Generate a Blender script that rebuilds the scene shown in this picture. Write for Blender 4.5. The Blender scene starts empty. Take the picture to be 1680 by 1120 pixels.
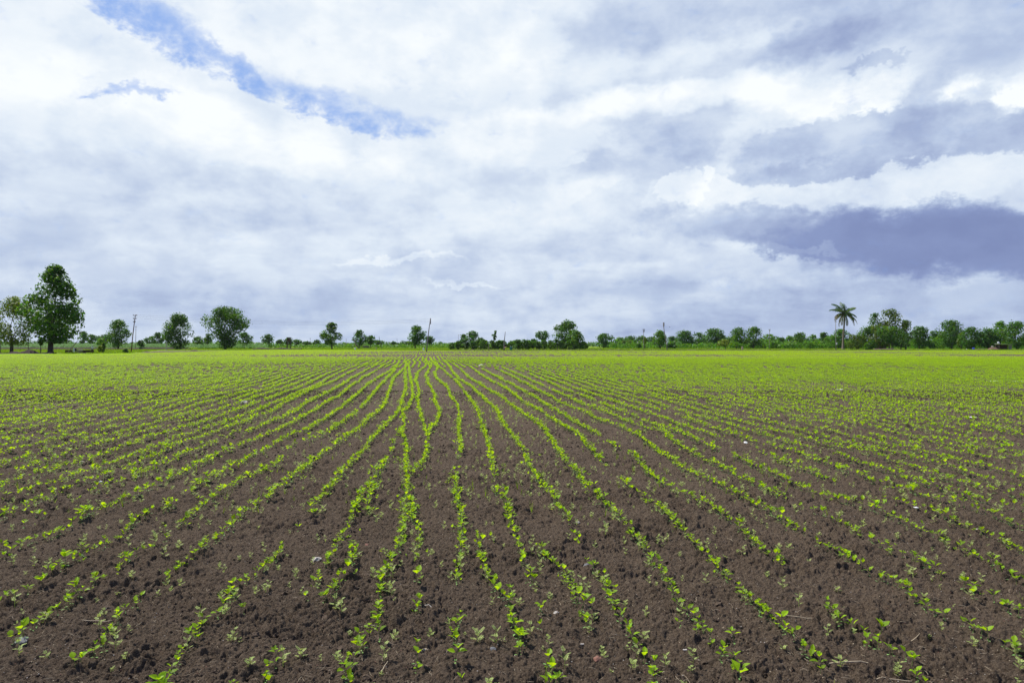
import bpy, bmesh, math, random
import numpy as np
from mathutils import Vector, Matrix, Quaternion

S = bpy.context.scene
R = math.radians
# ------------------------------------------------------------------ camera, sky, sun, exposure
EYE, F, CX, HY = 1.6, 1120.0, 840.0, 566.5        # eye height (m), focal length, centre column and horizon row in photo pixels
SUN_EL, SUN_AZ = R(56), R(-57)                   # azimuth measured clockwise from +Y
EXPOSURE = 0.18
SUN_STRENGTH = 5.0
SKY_STRENGTH = 0.1

cam = bpy.data.cameras.new('camera'); camo = bpy.data.objects.new('camera', cam)
S.collection.objects.link(camo); S.camera = camo
cam.sensor_width = 36; cam.lens = 24.0; cam.clip_start = 0.05; cam.clip_end = 8000
camo.location = (0, 0, EYE)
camo.rotation_euler = (R(90) + math.atan(6.5 / F), 0, 0)
S.view_settings.view_transform = 'Standard'; S.view_settings.look = 'None'
S.view_settings.exposure = EXPOSURE; S.view_settings.gamma = 1
S.render.resolution_x = 1024; S.render.resolution_y = 682
S.cycles.max_bounces = 6; S.cycles.transparent_max_bounces = 4
S.cycles.volume_bounces = 0

sd = Vector((math.sin(SUN_AZ) * math.cos(SUN_EL), math.cos(SUN_AZ) * math.cos(SUN_EL), math.sin(SUN_EL)))
sl = bpy.data.lights.new('sun', 'SUN'); sl.energy = SUN_STRENGTH; sl.angle = R(0.5); sl.color = (1.0, .96, .90)
so = bpy.data.objects.new('sun', sl); S.collection.objects.link(so)
so.rotation_euler = sd.to_track_quat('Z', 'Y').to_euler(); so.location = (-20, 20, 60)

# ---- small expression layer over shader math nodes
class Ex:
    def __init__(s, nt, sock): s.nt, s.s = nt, sock
    def _op(s, op, *a, clamp=False):
        n = s.nt.nodes.new('ShaderNodeMath'); n.operation = op; n.use_clamp = clamp
        for i, v in enumerate((s,) + a):
            if isinstance(v, Ex): s.nt.links.new(v.s, n.inputs[i])
            else: n.inputs[i].default_value = v
        return Ex(s.nt, n.outputs[0])
    def __add__(s, o): return s._op('ADD', o)
    def __radd__(s, o): return s._op('ADD', o)
    def __sub__(s, o): return s._op('SUBTRACT', o)
    def __mul__(s, o): return s._op('MULTIPLY', o)
    def __rmul__(s, o): return s._op('MULTIPLY', o)
    def __truediv__(s, o): return s._op('DIVIDE', o)
    def clamp(s): return s._op('ADD', 0.0, clamp=True)
    def smooth(s, a, b, lo=0.0, hi=1.0):
        n = s.nt.nodes.new('ShaderNodeMapRange'); n.interpolation_type = 'SMOOTHSTEP'
        s.nt.links.new(s.s, n.inputs[0])
        for i, v in zip((1, 2, 3, 4), (a, b, lo, hi)): n.inputs[i].default_value = v
        return Ex(s.nt, n.outputs[0])

W = bpy.data.worlds.new('World'); S.world = W; W.use_nodes = True
W.cycles.sampling_method = 'MANUAL'; W.cycles.sample_map_resolution = 512
nt = W.node_tree; nt.nodes.clear()
def NN(t): return nt.nodes.new(t)
out = NN('ShaderNodeOutputWorld'); bg = NN('ShaderNodeBackground'); bg.inputs[1].default_value = SKY_STRENGTH
nt.links.new(bg.outputs[0], out.inputs[0])
sky = NN('ShaderNodeTexSky'); sky.sky_type = 'NISHITA'; sky.sun_disc = False
sky.sun_elevation = SUN_EL; sky.sun_rotation = SUN_AZ; sky.air_density = 1.0; sky.dust_density = 1.2
tc = NN('ShaderNodeTexCoord'); sep = NN('ShaderNodeSeparateXYZ'); nt.links.new(tc.outputs['Generated'], sep.inputs[0])
X, Y, Z = (Ex(nt, sep.outputs[i]) for i in range(3))
az = X._op('ARCTAN2', Y) * F
el = Z._op('ARCSINE') * F
def comb(a, b, c):
    n = NN('ShaderNodeCombineXYZ')
    for i, v in enumerate((a, b, c)):
        if isinstance(v, Ex): nt.links.new(v.s, n.inputs[i])
        else: n.inputs[i].default_value = v
    return n.outputs[0]
def noise(vec, scale, detail=5, rough=.55, dist=0.0, seed=0.0):
    n = NN('ShaderNodeTexNoise'); n.noise_dimensions = '3D'; o_ = NN('ShaderNodeVectorMath'); o_.operation = 'ADD'
    o_.inputs[1].default_value = (seed * 1.7, seed * .9, seed * 2.3); nt.links.new(vec, o_.inputs[0])
    nt.links.new(o_.outputs[0], n.inputs['Vector']); n.inputs['Scale'].default_value = scale
    n.inputs['Detail'].default_value = detail; n.inputs['Roughness'].default_value = rough; n.inputs['Distortion'].default_value = dist
    return Ex(nt, n.outputs['Fac'])
zc = Z._op('MAXIMUM', 0.0) + 0.20
plane = comb(X / zc, Y / zc, 0.0)                 # position on a flat cloud deck
dirv = comb(X, Y, Z * 1.5)
n_w1 = noise(dirv, 3.2, 2, .5, seed=1.0); n_w2 = noise(dirv, 3.2, 2, .5, seed=7.3)
n_f1 = noise(dirv, 15.0, 7, .62, seed=3.0); n_f2 = noise(dirv, 15.0, 7, .62, seed=9.0)
n_g = noise(dirv, 34.0, 6, .62, .2, seed=31.0); n_h = noise(dirv, 30.0, 5, .62, .2, seed=37.0)
a2 = az + (n_w1 - .5) * 190 + (n_f1 - .5) * 130; e2 = el + (n_w2 - .5) * 70 + (n_f2 - .5) * 75
aS = az + (n_w1 - .5) * 60 + (n_f1 - .5) * 95 + (n_g - .5) * 62; eS = el + (n_w2 - .5) * 26 + (n_f2 - .5) * 62 + (n_h - .5) * 50
def ctr(px, y):
    a = math.atan((px - CX) / F); return a * F, math.atan((HY - y) * math.cos(a) / F) * F
def blob(px, y, rx, ry, rot=0, lo=.2, hi=1.6, crisp=False):
    a0, e0 = ctr(px, y); c, s_ = math.cos(R(rot)), math.sin(R(rot))
    A, E = (aS, eS) if crisp else (a2, e2)
    dx, dy = A - a0, E - e0
    u = (dx * c + dy * s_) * (1 / rx); v = (dy * c - dx * s_) * (1 / ry)
    q = u * u + v * v
    return q.smooth(lo, hi, 1.0, 0.0)
tex = noise(dirv, 10.0, 8, .60, .1, seed=15.0)
D = noise(plane, .95, 6, .56, .4, seed=2.0).smooth(.3, .72, .04, .20)
D = D + noise(plane, 3.2, 5, .58, .3, seed=5.0).smooth(.33, .7, -.03, .05)
D = D + tex.smooth(.36, .66, -.07, .09)
D = D + el.smooth(0, 340, .22, .0)                # darker, bluer deck toward the horizon
texo = tex.smooth(.33, .68, -.11, .11)
for b in [  # px, y, rx, ry, rot, amount
    (230, 400, 420, 90, 0, .03), (520, 350, 260, 45, -3, .03), (150, 290, 200, 30, 0, .05), (420, 372, 200, 24, 0, .05), (130, 478, 190, 14, 0, .05),
    (700, 60, 300, 70, 0, -.06), (350, 215, 300, 45, -8, -.10), (500, 260, 220, 26, -5, -.06), (80, 90, 160, 40, 0, .05),
    (1150, 10, 260, 50, 6, .22), (1560, 40, 260, 80, -4, .20), (1320, 75, 90, 30, 12, .08), (960, 130, 200, 36, 8, .07), (1250, 100, 260, 26, 4, .08),
    (1120, 158, 260, 24, 4, -.16), (1350, 158, 120, 22, 0, -.16), (870, 70, 60, 50, 0, -.10), (1620, 148, 120, 22, 0, -.22), (870, 230, 130, 50, 0, -.08),
    (1160, 215, 160, 44, -4, .17), (1070, 262, 120, 44, 0, .13), (940, 280, 90, 20, 0, .08),
    (1180, 385, 120, 20, 0, .10), (900, 440, 170, 30, 0, -.08), (1150, 440, 160, 20, 0, -.07),
    (1450, 535, 330, 60, 0, .13), (1200, 510, 330, 50, 0, .06), (650, 432, 90, 6, 8, -.14), (750, 462, 50, 4, 0, -.12),
]: D = D + blob(*b[:5]) * b[5]
# heaps with a firm bright edge over greyer layers
def over(D, b, target, k):
    m = blob(*b[:5], b[5], b[6], crisp=True) * k
    return D * (m * -1 + 1) + (texo + target) * m
D = over(D, (1520, 165, 34, 50, 14, .2, 1.4), .38, .85)      # torn tower above the bank
D = over(D, (1600, 158, 40, 18, 35, .2, 1.4), .38, .7)
D = over(D, (1250, 235, 70, 40, 0, .6, 1.3), .22, .8)
D = over(D, (1400, 232, 185, 44, 3, .7, 1.08), .38, .95)     # grey cumulus bank, lit above, darker flat base
D = over(D, (1500, 218, 100, 30, 8, .4, 1.2), .45, .85)
D = over(D, (1380, 272, 190, 20, 2, .3, 1.35), .50, .8)
D = over(D, (1650, 224, 66, 34, 12, .4, 1.25), .55, .9)
D = over(D, (1600, 264, 90, 14, -3, .4, 1.4), .50, .7)
D = over(D, (1430, 316, 320, 32, 3, .7, 1.2), .20, .95)     # pale shelf under the bank
D = over(D, (1020, 335, 95, 32, 8, .7, 1.1), .22, .85)
D = over(D, (1150, 330, 100, 42, -4, .78, 1.06), .15, .95)    # bright heap
D = over(D, (1122, 305, 48, 26, 20, .78, 1.06), .04, .95)
D = over(D, (1125, 279, 20, 9, 0, .3, 1.4), .12, .8)
D = over(D, (1190, 366, 150, 24, -4, .3, 1.5), .38, .8)
D = over(D, (940, 262, 36, 6, 0, .3, 1.4), .08, .6)
texo = tex.smooth(.33, .68, -.04, .04)
D = over(D, (1560, 384, 340, 36, -5, .1, 1.7), .62, .85)     # long dark base, soft above
D = over(D, (1650, 405, 300, 52, -5, .25, 1.4), .74, .95)
D = over(D, (1400, 408, 150, 22, -6, .2, 1.5), .70, .85)
D = over(D, (1320, 412, 60, 8, -4, .3, 1.35), .60, .8)
D = over(D, (1620, 492, 200, 14, 0, .3, 1.5), .46, .6)
for b in [(1430, 106, 40, 7, 0, .12, .3, 1.3), (1390, 176, 40, 6, 10, .12, .3, 1.3)]: D = D + blob(*b[:5], b[6], b[7], crisp=True) * b[5]
# darker tone added to the unseen sky overhead and behind, cutting fill light
D = D + .035
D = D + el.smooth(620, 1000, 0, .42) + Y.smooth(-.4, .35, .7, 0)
D = D.clamp()
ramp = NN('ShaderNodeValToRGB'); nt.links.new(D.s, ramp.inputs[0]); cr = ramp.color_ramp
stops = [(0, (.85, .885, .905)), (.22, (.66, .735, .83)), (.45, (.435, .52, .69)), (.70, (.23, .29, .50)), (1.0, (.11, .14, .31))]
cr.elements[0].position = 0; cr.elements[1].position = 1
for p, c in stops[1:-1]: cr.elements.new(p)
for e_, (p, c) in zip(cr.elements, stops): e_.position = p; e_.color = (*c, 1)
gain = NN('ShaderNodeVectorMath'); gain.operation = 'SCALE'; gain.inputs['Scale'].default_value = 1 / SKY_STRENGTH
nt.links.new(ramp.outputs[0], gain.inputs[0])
B = None
for b in [(266, 44, 112, 33, -22, 1.0), (360, 84, 62, 20, -36, .85), (410, 124, 62, 23, -25, .95), (515, 160, 105, 28, -14, .9), (615, 190, 125, 25, -9, .8), (212, 156, 60, 10, 14, .8), (690, 205, 60, 9, -6, .6), (820, 219, 16, 5, 0, .4)]:
    v = blob(*b[:5], .0, 1.6, crisp=True) * b[5]
    B = v if B is None else B._op('MAXIMUM', v)
B = (B * 1.1 + (n_h - .5) * 2.0 + (n_f1 - .5) * 1.0 - .24).smooth(-.1, 1.2, 0, .9)
B = B._op('MAXIMUM', n_w1.smooth(.42, .56, 0, 1) * el.smooth(560, 860, 0, .95))  # blue added overhead, above the view, to lower the fill light
bl = NN('ShaderNodeMix'); bl.data_type = 'RGBA'
blue = NN('ShaderNodeMix'); blue.data_type = 'RGBA'; blue.inputs[0].default_value = .8
nt.links.new(sky.outputs[0], blue.inputs[6]); blue.inputs[7].default_value = (1.8, 3.5, 7.8, 1)
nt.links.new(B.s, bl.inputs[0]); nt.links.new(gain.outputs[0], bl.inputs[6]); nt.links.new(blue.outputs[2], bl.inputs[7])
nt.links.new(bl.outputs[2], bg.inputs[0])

# ------------------------------------------------------------------ helpers
COL = S.collection
def tag(o, label=None, cat=None, group=None, kind=None):
    if label: o['label'] = label
    if cat: o['category'] = cat
    if group: o['group'] = group
    if kind: o['kind'] = kind
    return o
def empty(name, loc, label, cat, group=None, rz=0):
    o = bpy.data.objects.new(name, None); COL.objects.link(o); o.location = loc; o.rotation_euler = (0, 0, rz)
    o.empty_display_size = .1
    return tag(o, label, cat, group)
def mesh_np(name, V, faces, mats=(), mi=None, smooth=False):
    """faces: int array (n, k) or list of arrays of differing k."""
    me = bpy.data.meshes.new(name)
    fl = [np.asarray(f, dtype=np.int32) for f in (faces if isinstance(faces, list) else [faces]) if len(f)]
    V = np.asarray(V, dtype=np.float32)
    me.vertices.add(len(V)); me.vertices.foreach_set('co', V.ravel())
    tot = np.concatenate([np.full(len(f), f.shape[1], dtype=np.int32) for f in fl])
    idx = np.concatenate([f.ravel() for f in fl])
    me.loops.add(len(idx)); me.loops.foreach_set('vertex_index', idx)
    st = np.zeros(len(tot), dtype=np.int32); st[1:] = np.cumsum(tot)[:-1]
    me.polygons.add(len(tot)); me.polygons.foreach_set('loop_start', st)
    if mi is not None: me.polygons.foreach_set('material_index', np.asarray(mi, dtype=np.int32))
    if smooth: me.polygons.foreach_set('use_smooth', np.ones(len(tot), dtype=bool))
    me.update(calc_edges=True)
    for m in mats: me.materials.append(m)
    return me
def link(name, me, parent=None, loc=None):
    o = bpy.data.objects.new(name, me); COL.objects.link(o)
    if parent: o.parent = parent
    if loc is not None: o.location = loc
    return o
class MB:
    """collects tubes, boxes and quads for one mesh"""
    def __init__(s): s.v, s.f, s.m = [], [], []
    def tube(s, pts, rad, n=6, m=0, cap=True):
        pts = [Vector(p) for p in pts]
        if not hasattr(rad, '__len__'): rad = [rad] * len(pts)
        base = len(s.v)
        for i, p in enumerate(pts):
            d = (pts[min(i + 1, len(pts) - 1)] - pts[max(i - 1, 0)]).normalized()
            a = d.orthogonal().normalized() if i == 0 else (a - d * a.dot(d)).normalized()
            b = d.cross(a)
            for k in range(n):
                t = 2 * math.pi * k / n; s.v.append(tuple(p + (a * math.cos(t) + b * math.sin(t)) * rad[i]))
        for i in range(len(pts) - 1):
            for k in range(n):
                k2 = (k + 1) % n
                s.f.append((base + i * n + k, base + i * n + k2, base + (i + 1) * n + k2, base + (i + 1) * n + k)); s.m.append(m)
        if cap:
            s.f.append(tuple(base + k for k in range(n))[::-1]); s.m.append(m)
            s.f.append(tuple(base + (len(pts) - 1) * n + k for k in range(n))); s.m.append(m)
        return s
    def box(s, c, size, rz=0, m=0, tilt=0, jit=0, rng=random):
        b = len(s.v); M = Matrix.Rotation(rz, 3, 'Z') @ Matrix.Rotation(tilt, 3, 'Y')
        for x in (-.5, .5):
            for y in (-.5, .5):
                for z in (-.5, .5):
                    p = Vector((x * size[0], y * size[1], z * size[2])) + Vector([rng.uniform(-jit, jit) for _ in range(3)])
                    s.v.append(tuple(Vector(c) + M @ p))
        for f in ((0, 1, 3, 2), (4, 6, 7, 5), (0, 4, 5, 1), (2, 3, 7, 6), (0, 2, 6, 4), (1, 5, 7, 3)):
            s.f.append(tuple(b + i for i in f)); s.m.append(m)
        return s
    def add(s, V, Fc, m=0):
        b = len(s.v); s.v += [tuple(p) for p in V]
        for f in Fc: s.f.append(tuple(b + i for i in f)); s.m.append(m)
    def mesh(s, name, mats, smooth=False):
        me = bpy.data.meshes.new(name); me.from_pydata(s.v, [], s.f)
        for q in mats: me.materials.append(q)
        me.polygons.foreach_set('material_index', s.m)
        if smooth: me.polygons.foreach_set('use_smooth', [True] * len(s.f))
        me.update(); return me

def px2g(px, y, h=0.0):
    d = F * (EYE - h) / (y - HY); return (px - CX) / F * d, d
def at(px, d): return (px - CX) / F * d
def zat(y, d): return EYE + (HY - y) / F * d

# ---- numpy lattice noise
def _h(ix, iy, seed):
    n = (ix.astype(np.int64) * 374761393 + iy.astype(np.int64) * 668265263 + seed * 1442695041) & 0xFFFFFFFF
    n = ((n ^ (n >> 13)) * 1274126177) & 0xFFFFFFFF
    return ((n ^ (n >> 16)) & 0xFFFFFF).astype(np.float32) / 0xFFFFFF
def vnoise(x, y, seed=0):
    fx, fy = np.floor(x), np.floor(y); ix, iy = fx.astype(np.int64), fy.astype(np.int64)
    u, v = (x - fx).astype(np.float32), (y - fy).astype(np.float32)
    u = u * u * u * (u * (u * 6 - 15) + 10); v = v * v * v * (v * (v * 6 - 15) + 10)
    a, b, c, d = _h(ix, iy, seed), _h(ix + 1, iy, seed), _h(ix, iy + 1, seed), _h(ix + 1, iy + 1, seed)
    return (a + (b - a) * u) * (1 - v) + (c + (d - c) * u) * v - .5
def domes(x, y, cell, seed, power=2.0, fill=.75):
    """overlapping rounded lumps, one per lattice cell, height in units of cell"""
    gx, gy = x / cell, y / cell; ix, iy = np.floor(gx).astype(np.int64), np.floor(gy).astype(np.int64)
    best = np.zeros_like(x, dtype=np.float32)
    for dx in (-1, 0, 1):
        for dy in (-1, 0, 1):
            cx, cy = ix + dx, iy + dy
            px_ = cx + _h(cx, cy, seed); py_ = cy + _h(cx, cy, seed + 11)
            r = _h(cx, cy, seed + 23) ** power * fill + .12
            q = 1 - ((gx - px_) ** 2 + (gy - py_) ** 2).astype(np.float32) / (r * r)
            best = np.maximum(best, np.sqrt(np.maximum(q, 0)) * r)
    return best * cell
def ground_h(x, y):
    x = np.asarray(x, dtype=np.float64); y = np.asarray(y, dtype=np.float64)
    return (vnoise(x / 2.3, y / 2.3, 1) * .05 + vnoise(x / .8, y / .8, 2) * .034 + vnoise(x / .27, y / .27, 3) * .022
            + vnoise(x / .11, y / .11, 4) * .016).astype(np.float32)

def n1(t, seed):
    i = math.floor(t); f = t - i; f = f * f * (3 - 2 * f); s0 = int(seed * 131)
    h = lambda k: ((((k * 374761393 + s0 * 668265263) & 0xFFFFFFFF) ^ (((k * 374761393 + s0 * 668265263) & 0xFFFFFFFF) >> 13)) * 1274126177 & 0xFFFFFF) / 0xFFFFFF
    return h(i) * (1 - f) + h(i + 1) * f - .5
# ---- materials
def mat(name): 
    m = bpy.data.materials.new(name); m.use_nodes = True; return m
def pri(m): return m.node_tree.nodes['Principled BSDF']
def simple(name, col, rough=.8, var=.25, scale=6.0, bump=0.0, metallic=0.0):
    m = mat(name); t = m.node_tree; b = pri(m); b.inputs['Roughness'].default_value = rough; b.inputs['Metallic'].default_value = metallic
    b.inputs['Specular IOR Level'].default_value = .25
    n = t.nodes.new('ShaderNodeTexNoise'); n.inputs['Scale'].default_value = scale; n.inputs['Detail'].default_value = 6
    g = t.nodes.new('ShaderNodeTexCoord'); t.links.new(g.outputs['Object'], n.inputs['Vector'])
    c = t.nodes.new('ShaderNodeValToRGB'); c.color_ramp.elements[0].position = .3; c.color_ramp.elements[1].position = .7
    c.color_ramp.elements[0].color = (*[k * (1 - var) for k in col], 1); c.color_ramp.elements[1].color = (*[min(1, k * (1 + var)) for k in col], 1)
    t.links.new(n.outputs[0], c.inputs[0]); t.links.new(c.outputs[0], b.inputs['Base Color'])
    if bump:
        bp = t.nodes.new('ShaderNodeBump'); bp.inputs['Strength'].default_value = bump; bp.inputs['Distance'].default_value = .02
        t.links.new(n.outputs[0], bp.inputs['Height']); t.links.new(bp.outputs[0], b.inputs['Normal'])
    return m
def leafmat(name, col, trans, mix=.35, var=.35, rough=.6, hue=.02, spec=.18):
    m = mat(name); t = m.node_tree; b = pri(m); o = t.nodes['Material Output']
    b.inputs['Roughness'].default_value = rough; b.inputs['Specular IOR Level'].default_value = spec
    g = t.nodes.new('ShaderNodeNewGeometry'); oi = t.nodes.new('ShaderNodeObjectInfo')
    ad = t.nodes.new('ShaderNodeMath'); ad.operation = 'ADD'; t.links.new(g.outputs['Random Per Island'], ad.inputs[0]); t.links.new(oi.outputs['Random'], ad.inputs[1])
    fr = t.nodes.new('ShaderNodeMath'); fr.operation = 'FRACT'; t.links.new(ad.outputs[0], fr.inputs[0])
    def hsv(c):
        h = t.nodes.new('ShaderNodeHueSaturation'); h.inputs['Color'].default_value = (*c, 1)
        v = t.nodes.new('ShaderNodeMapRange'); v.inputs[3].default_value = 1 - var; v.inputs[4].default_value = 1 + var; t.links.new(fr.outputs[0], v.inputs[0])
        u = t.nodes.new('ShaderNodeMapRange'); u.inputs[3].default_value = .5 + hue; u.inputs[4].default_value = .5 - hue; t.links.new(g.outputs['Random Per Island'], u.inputs[0])
        t.links.new(v.outputs[0], h.inputs['Value']); t.links.new(u.outputs[0], h.inputs['Hue']); return h.outputs[0]
    t.links.new(hsv(col), b.inputs['Base Color'])
    tr = t.nodes.new('ShaderNodeBsdfTranslucent'); t.links.new(hsv(trans), tr.inputs[0])
    mx = t.nodes.new('ShaderNodeMixShader'); mx.inputs[0].default_value = mix
    t.links.new(b.outputs[0], mx.inputs[1]); t.links.new(tr.outputs[0], mx.inputs[2]); t.links.new(mx.outputs[0], o.inputs[0])
    return m

M_leaf = leafmat('bean_leaf', (.215, .37, .010), (.52, .74, .006), .45, .34, .5, .012)
M_cot = leafmat('seed_leaf', (.20, .36, .10), (.22, .42, .06), .25, .25, .5, .02)
M_stem = leafmat('bean_stem', (.17, .26, .06), (.2, .3, .05), .15, .2)
M_weed = leafmat('weed_leaf', (.42, .50, .16), (.50, .62, .12), .38, .3, .6, .02)
M_gras = leafmat('grass_blade', (.18, .29, .012), (.32, .48, .01), .35, .35, .55, .02)
M_dk = leafmat('tree_leaf_dark', (.040, .108, .012), (.12, .28, .010), .36, .45, .45, .02)
M_md = leafmat('tree_leaf_mid', (.055, .140, .012), (.15, .31, .010), .36, .4, .45, .025)
M_br = leafmat('tree_leaf_bright', (.085, .21, .012), (.20, .40, .010), .38, .35, .45, .02)
M_ol = leafmat('tree_leaf_olive', (.080, .130, .014), (.18, .27, .010), .32, .45, .45, .03)
M_yl = leafmat('tree_leaf_yellow', (.17, .24, .02), (.3, .38, .02), .3, .4, .5, .03)
M_bark = simple('bark', (.075, .058, .046), .9, .4, 5, .6)
M_barkl = simple('pale_bark', (.20, .16, .13), .9, .3, 5, .5)
M_wood = simple('weathered_wood', (.16, .115, .085), .85, .35, 7, .3)
M_dwood = simple('dark_wood', (.055, .035, .026), .85, .4, 7, .3)
M_conc = simple('weathered_concrete', (.30, .28, .25), .85, .25, 3, .2)
M_rail = simple('rusty_steel', (.13, .055, .045), .8, .4, 6, .2)
M_stone = simple('pale_stone', (.42, .38, .33), .8, .3, 14, .4)
M_rstone = simple('reddish_stone', (.24, .12, .085), .85, .3, 14, .4)
M_gstone = simple('grey_stone', (.17, .17, .17), .8, .3, 14, .4)
M_straw = simple('dry_straw', (.42, .34, .23), .75, .3, 20)
M_white = simple('white_plastic', (.75, .75, .74), .5, .1, 5)
M_tarp = simple('blue_tarp', (.04, .06, .45), .5, .2, 5)
M_tin = simple('tin_sheet', (.60, .61, .62), .45, .15, 3)
M_skin = simple('skin', (.16, .085, .05), .6, .1, 5)
M_hair = simple('hair', (.012, .01, .01), .6, .1, 5)
M_pink = simple('pink_cloth', (.70, .42, .36), .8, .1, 5)
M_teal = simple('teal_cloth', (.02, .18, .15), .8, .15, 5)
M_brown = simple('brown_cloth', (.11, .07, .05), .8, .15, 5)
M_pale = simple('pale_cloth', (.62, .66, .74), .8, .1, 5)

# ------------------------------------------------------------------ field outline
EDGE = [(-1500, 118), (0, 119), (150, 122), (215, 130), (262, 222), (450, 235), (600, 225), (720, 208), (775, 186), (1000, 190), (1200, 195), (1500, 200), (1680, 198), (3500, 195)]
EP, ED = np.array([e[0] for e in EDGE], float), np.array([e[1] for e in EDGE], float)
def edge_d(x, y): return np.interp(CX + F * x / np.maximum(y, .1), EP, ED)

# ------------------------------------------------------------------ ground: one sheet to the horizon
def build_ground():
    rs = [0.03, .3, .7, 1.1, 1.5, 1.8, 2.1, 2.35, 2.55]
    r = 2.65
    while r < 1500:
        rs.append(r)
        r += .0010 * r ** 1.3 if r < 7 else .0010 * r ** 1.3 * (1 + (r - 7) / 14) if r < 20 else (.0019 * r ** 1.3) if r < 300 else .02 * r
    rs.append(1500.0); rs = np.array(rs)
    th = np.concatenate([np.arange(-R(44), R(44), .00108), np.linspace(R(44), R(316), 46, endpoint=False)])
    nr, na = len(rs), len(th)
    Rr, T = np.meshgrid(rs, th, indexing='ij')
    x = (Rr * np.sin(T)).ravel(); y = (Rr * np.cos(T)).ravel(); rr = Rr.ravel()
    soil = (y > -60) & (rr < edge_d(x, y)) | (y <= .1) & (rr < 118)
    fade = np.clip((60 - rr) / 45, 0, 1)
    z = np.zeros(len(x), dtype=np.float32)
    k = rr < 60
    z[k] = ground_h(x[k], y[k]) * fade[k]
    k = rr < 26; xs, ys = x[k], y[k]
    wx = xs + vnoise(xs / .05, ys / .05, 21) * .035 + vnoise(xs / .017, ys / .017, 25) * .010
    wy = ys + vnoise(xs / .05, ys / .05, 22) * .035 + vnoise(xs / .017, ys / .017, 26) * .010
    rough = np.clip(vnoise(xs / .5, ys / .5, 31) * 1.6 + vnoise(xs / .16, ys / .16, 32) * 1.2 + .46, .22, .82)
    lump = domes(wx, wy, .13, 40, 3.2, .66) * .36 * rough + domes(wx + 5, wy, .055, 41, 2.0, .78) * .66 * rough + domes(wx, wy + 3, .030, 42, 1.3, .80) * .85 * (rough * .6 + .4) + domes(wx + 2, wy + 3, .014, 43, 1.2, .80) * .8
    lump += vnoise(xs / .04, ys / .04, 51) * .022 * rough + vnoise(xs / .016, ys / .016, 52) * .012
    lump -= np.clip(.05 - np.abs(vnoise(wx / .11, wy / .11, 61)), 0, .05) * .45 * rough
    z[k] += (lump * np.clip((26 - rr[k]) / 6, 0, 1)).astype(np.float32)
    z[~soil] = 0
    n = np.arange(nr - 1)[:, None] * na + np.arange(na)[None, :]
    n2 = np.arange(nr - 1)[:, None] * na + (np.arange(na)[None, :] + 1) % na
    q = np.stack([n, n2, n2 + na, n + na], -1).reshape(-1, 4)
    cap = np.arange(na)[None, ::-1].astype(np.int32)
    # surface kinds by place: 0 soil, 1 green verge, fallow strip beyond the field
    px = CX + F * x / np.maximum(y, .1); ed = edge_d(x, y)
    wob = vnoise(x / 9, y / 9, 61) * 10 + vnoise(x / 3, y / 3, 62) * 5
    g = np.zeros(len(x), dtype=np.float32); front = y > 1
    rw = rr + wob
    g[(rr > ed)] = 1.0
    g[front & (rr > ed) & (px > 735) & (rw < 285)] = .35
    g[front & (px < 232) & (rr > ed) & (rr < 128)] = .1
    g[front & (px < 330) & (rw > 268) & (rw < 292)] = .1
    g[front & (px > 415) & (px < 492) & (rr > ed) & (rw < 292)] = .1
    me = mesh_np('ground', np.stack([x, y, z], 1), [q, cap], smooth=False)
    at_ = me.attributes.new('verge', 'FLOAT', 'POINT'); at_.data.foreach_set('value', g)
    return me
def soil_material():
    m = mat('soil'); t = m.node_tree; b = pri(m); b.inputs['Roughness'].default_value = .95; b.inputs['Specular IOR Level'].default_value = .12
    g = t.nodes.new('ShaderNodeNewGeometry'); L = t.links.new
    def nz(scale, det, ro=.6):
        n = t.nodes.new('ShaderNodeTexNoise'); n.inputs['Scale'].default_value = scale; n.inputs['Detail'].default_value = det; n.inputs['Roughness'].default_value = ro
        L(g.outputs['Position'], n.inputs['Vector']); return n.outputs[0]
    def mixc(f, c1, c2):
        n = t.nodes.new('ShaderNodeMix'); n.data_type = 'RGBA'
        for i, v in ((0, f), (6, c1), (7, c2)):
            if isinstance(v, tuple): n.inputs[i].default_value = (*v, 1)
            elif isinstance(v, float): n.inputs[i].default_value = v
            else: L(v, n.inputs[i])
        return n.outputs[2]
    def rg(s, a, b_):
        n = t.nodes.new('ShaderNodeMapRange'); n.inputs[1].default_value = a; n.inputs[2].default_value = b_; L(s, n.inputs[0]); return n.outputs[0]
    c = mixc(rg(nz(1.1, 5), .35, .65), (.058, .039, .0245), (.098, .069, .046))
    c = mixc(rg(nz(30, 6, .7), .30, .70), c, (.132, .098, .068))
    c = mixc(rg(nz(210, 3, .6), .60, .70), c, (.32, .26, .18))
    c = mixc(rg(nz(90, 3, .6), .56, .70), c, (.020, .014, .010))
    gr = mixc(rg(nz(.12, 5), .35, .65), (.16, .24, .010), (.23, .33, .012))
    gr = mixc(rg(nz(.9, 5), .45, .75), gr, (.09, .13, .015))
    fal = mixc(rg(nz(.35, 6, .7), .40, .60), (.085, .065, .042), (.13, .16, .035))
    a = t.nodes.new('ShaderNodeAttribute'); a.attribute_name = 'verge'
    c = mixc(rg(a.outputs['Fac'], .02, .30), c, fal)
    c = mixc(rg(a.outputs['Fac'], .45, .8), c, gr)
    L(c, b.inputs['Base Color'])
    bp = t.nodes.new('ShaderNodeBump'); bp.inputs['Distance'].default_value = .03; bp.inputs['Strength'].default_value = 1.0
    mm = t.nodes.new('ShaderNodeMath'); mm.operation = 'ADD'; L(nz(55, 6, .72), mm.inputs[0]); L(nz(16, 5, .7), mm.inputs[1])
    L(mm.outputs[0], bp.inputs['Height']); L(bp.outputs[0], b.inputs['Normal'])
    return m
gm = build_ground(); gm.materials.append(soil_material())
tag(link('ground', gm), kind='structure')

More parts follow.
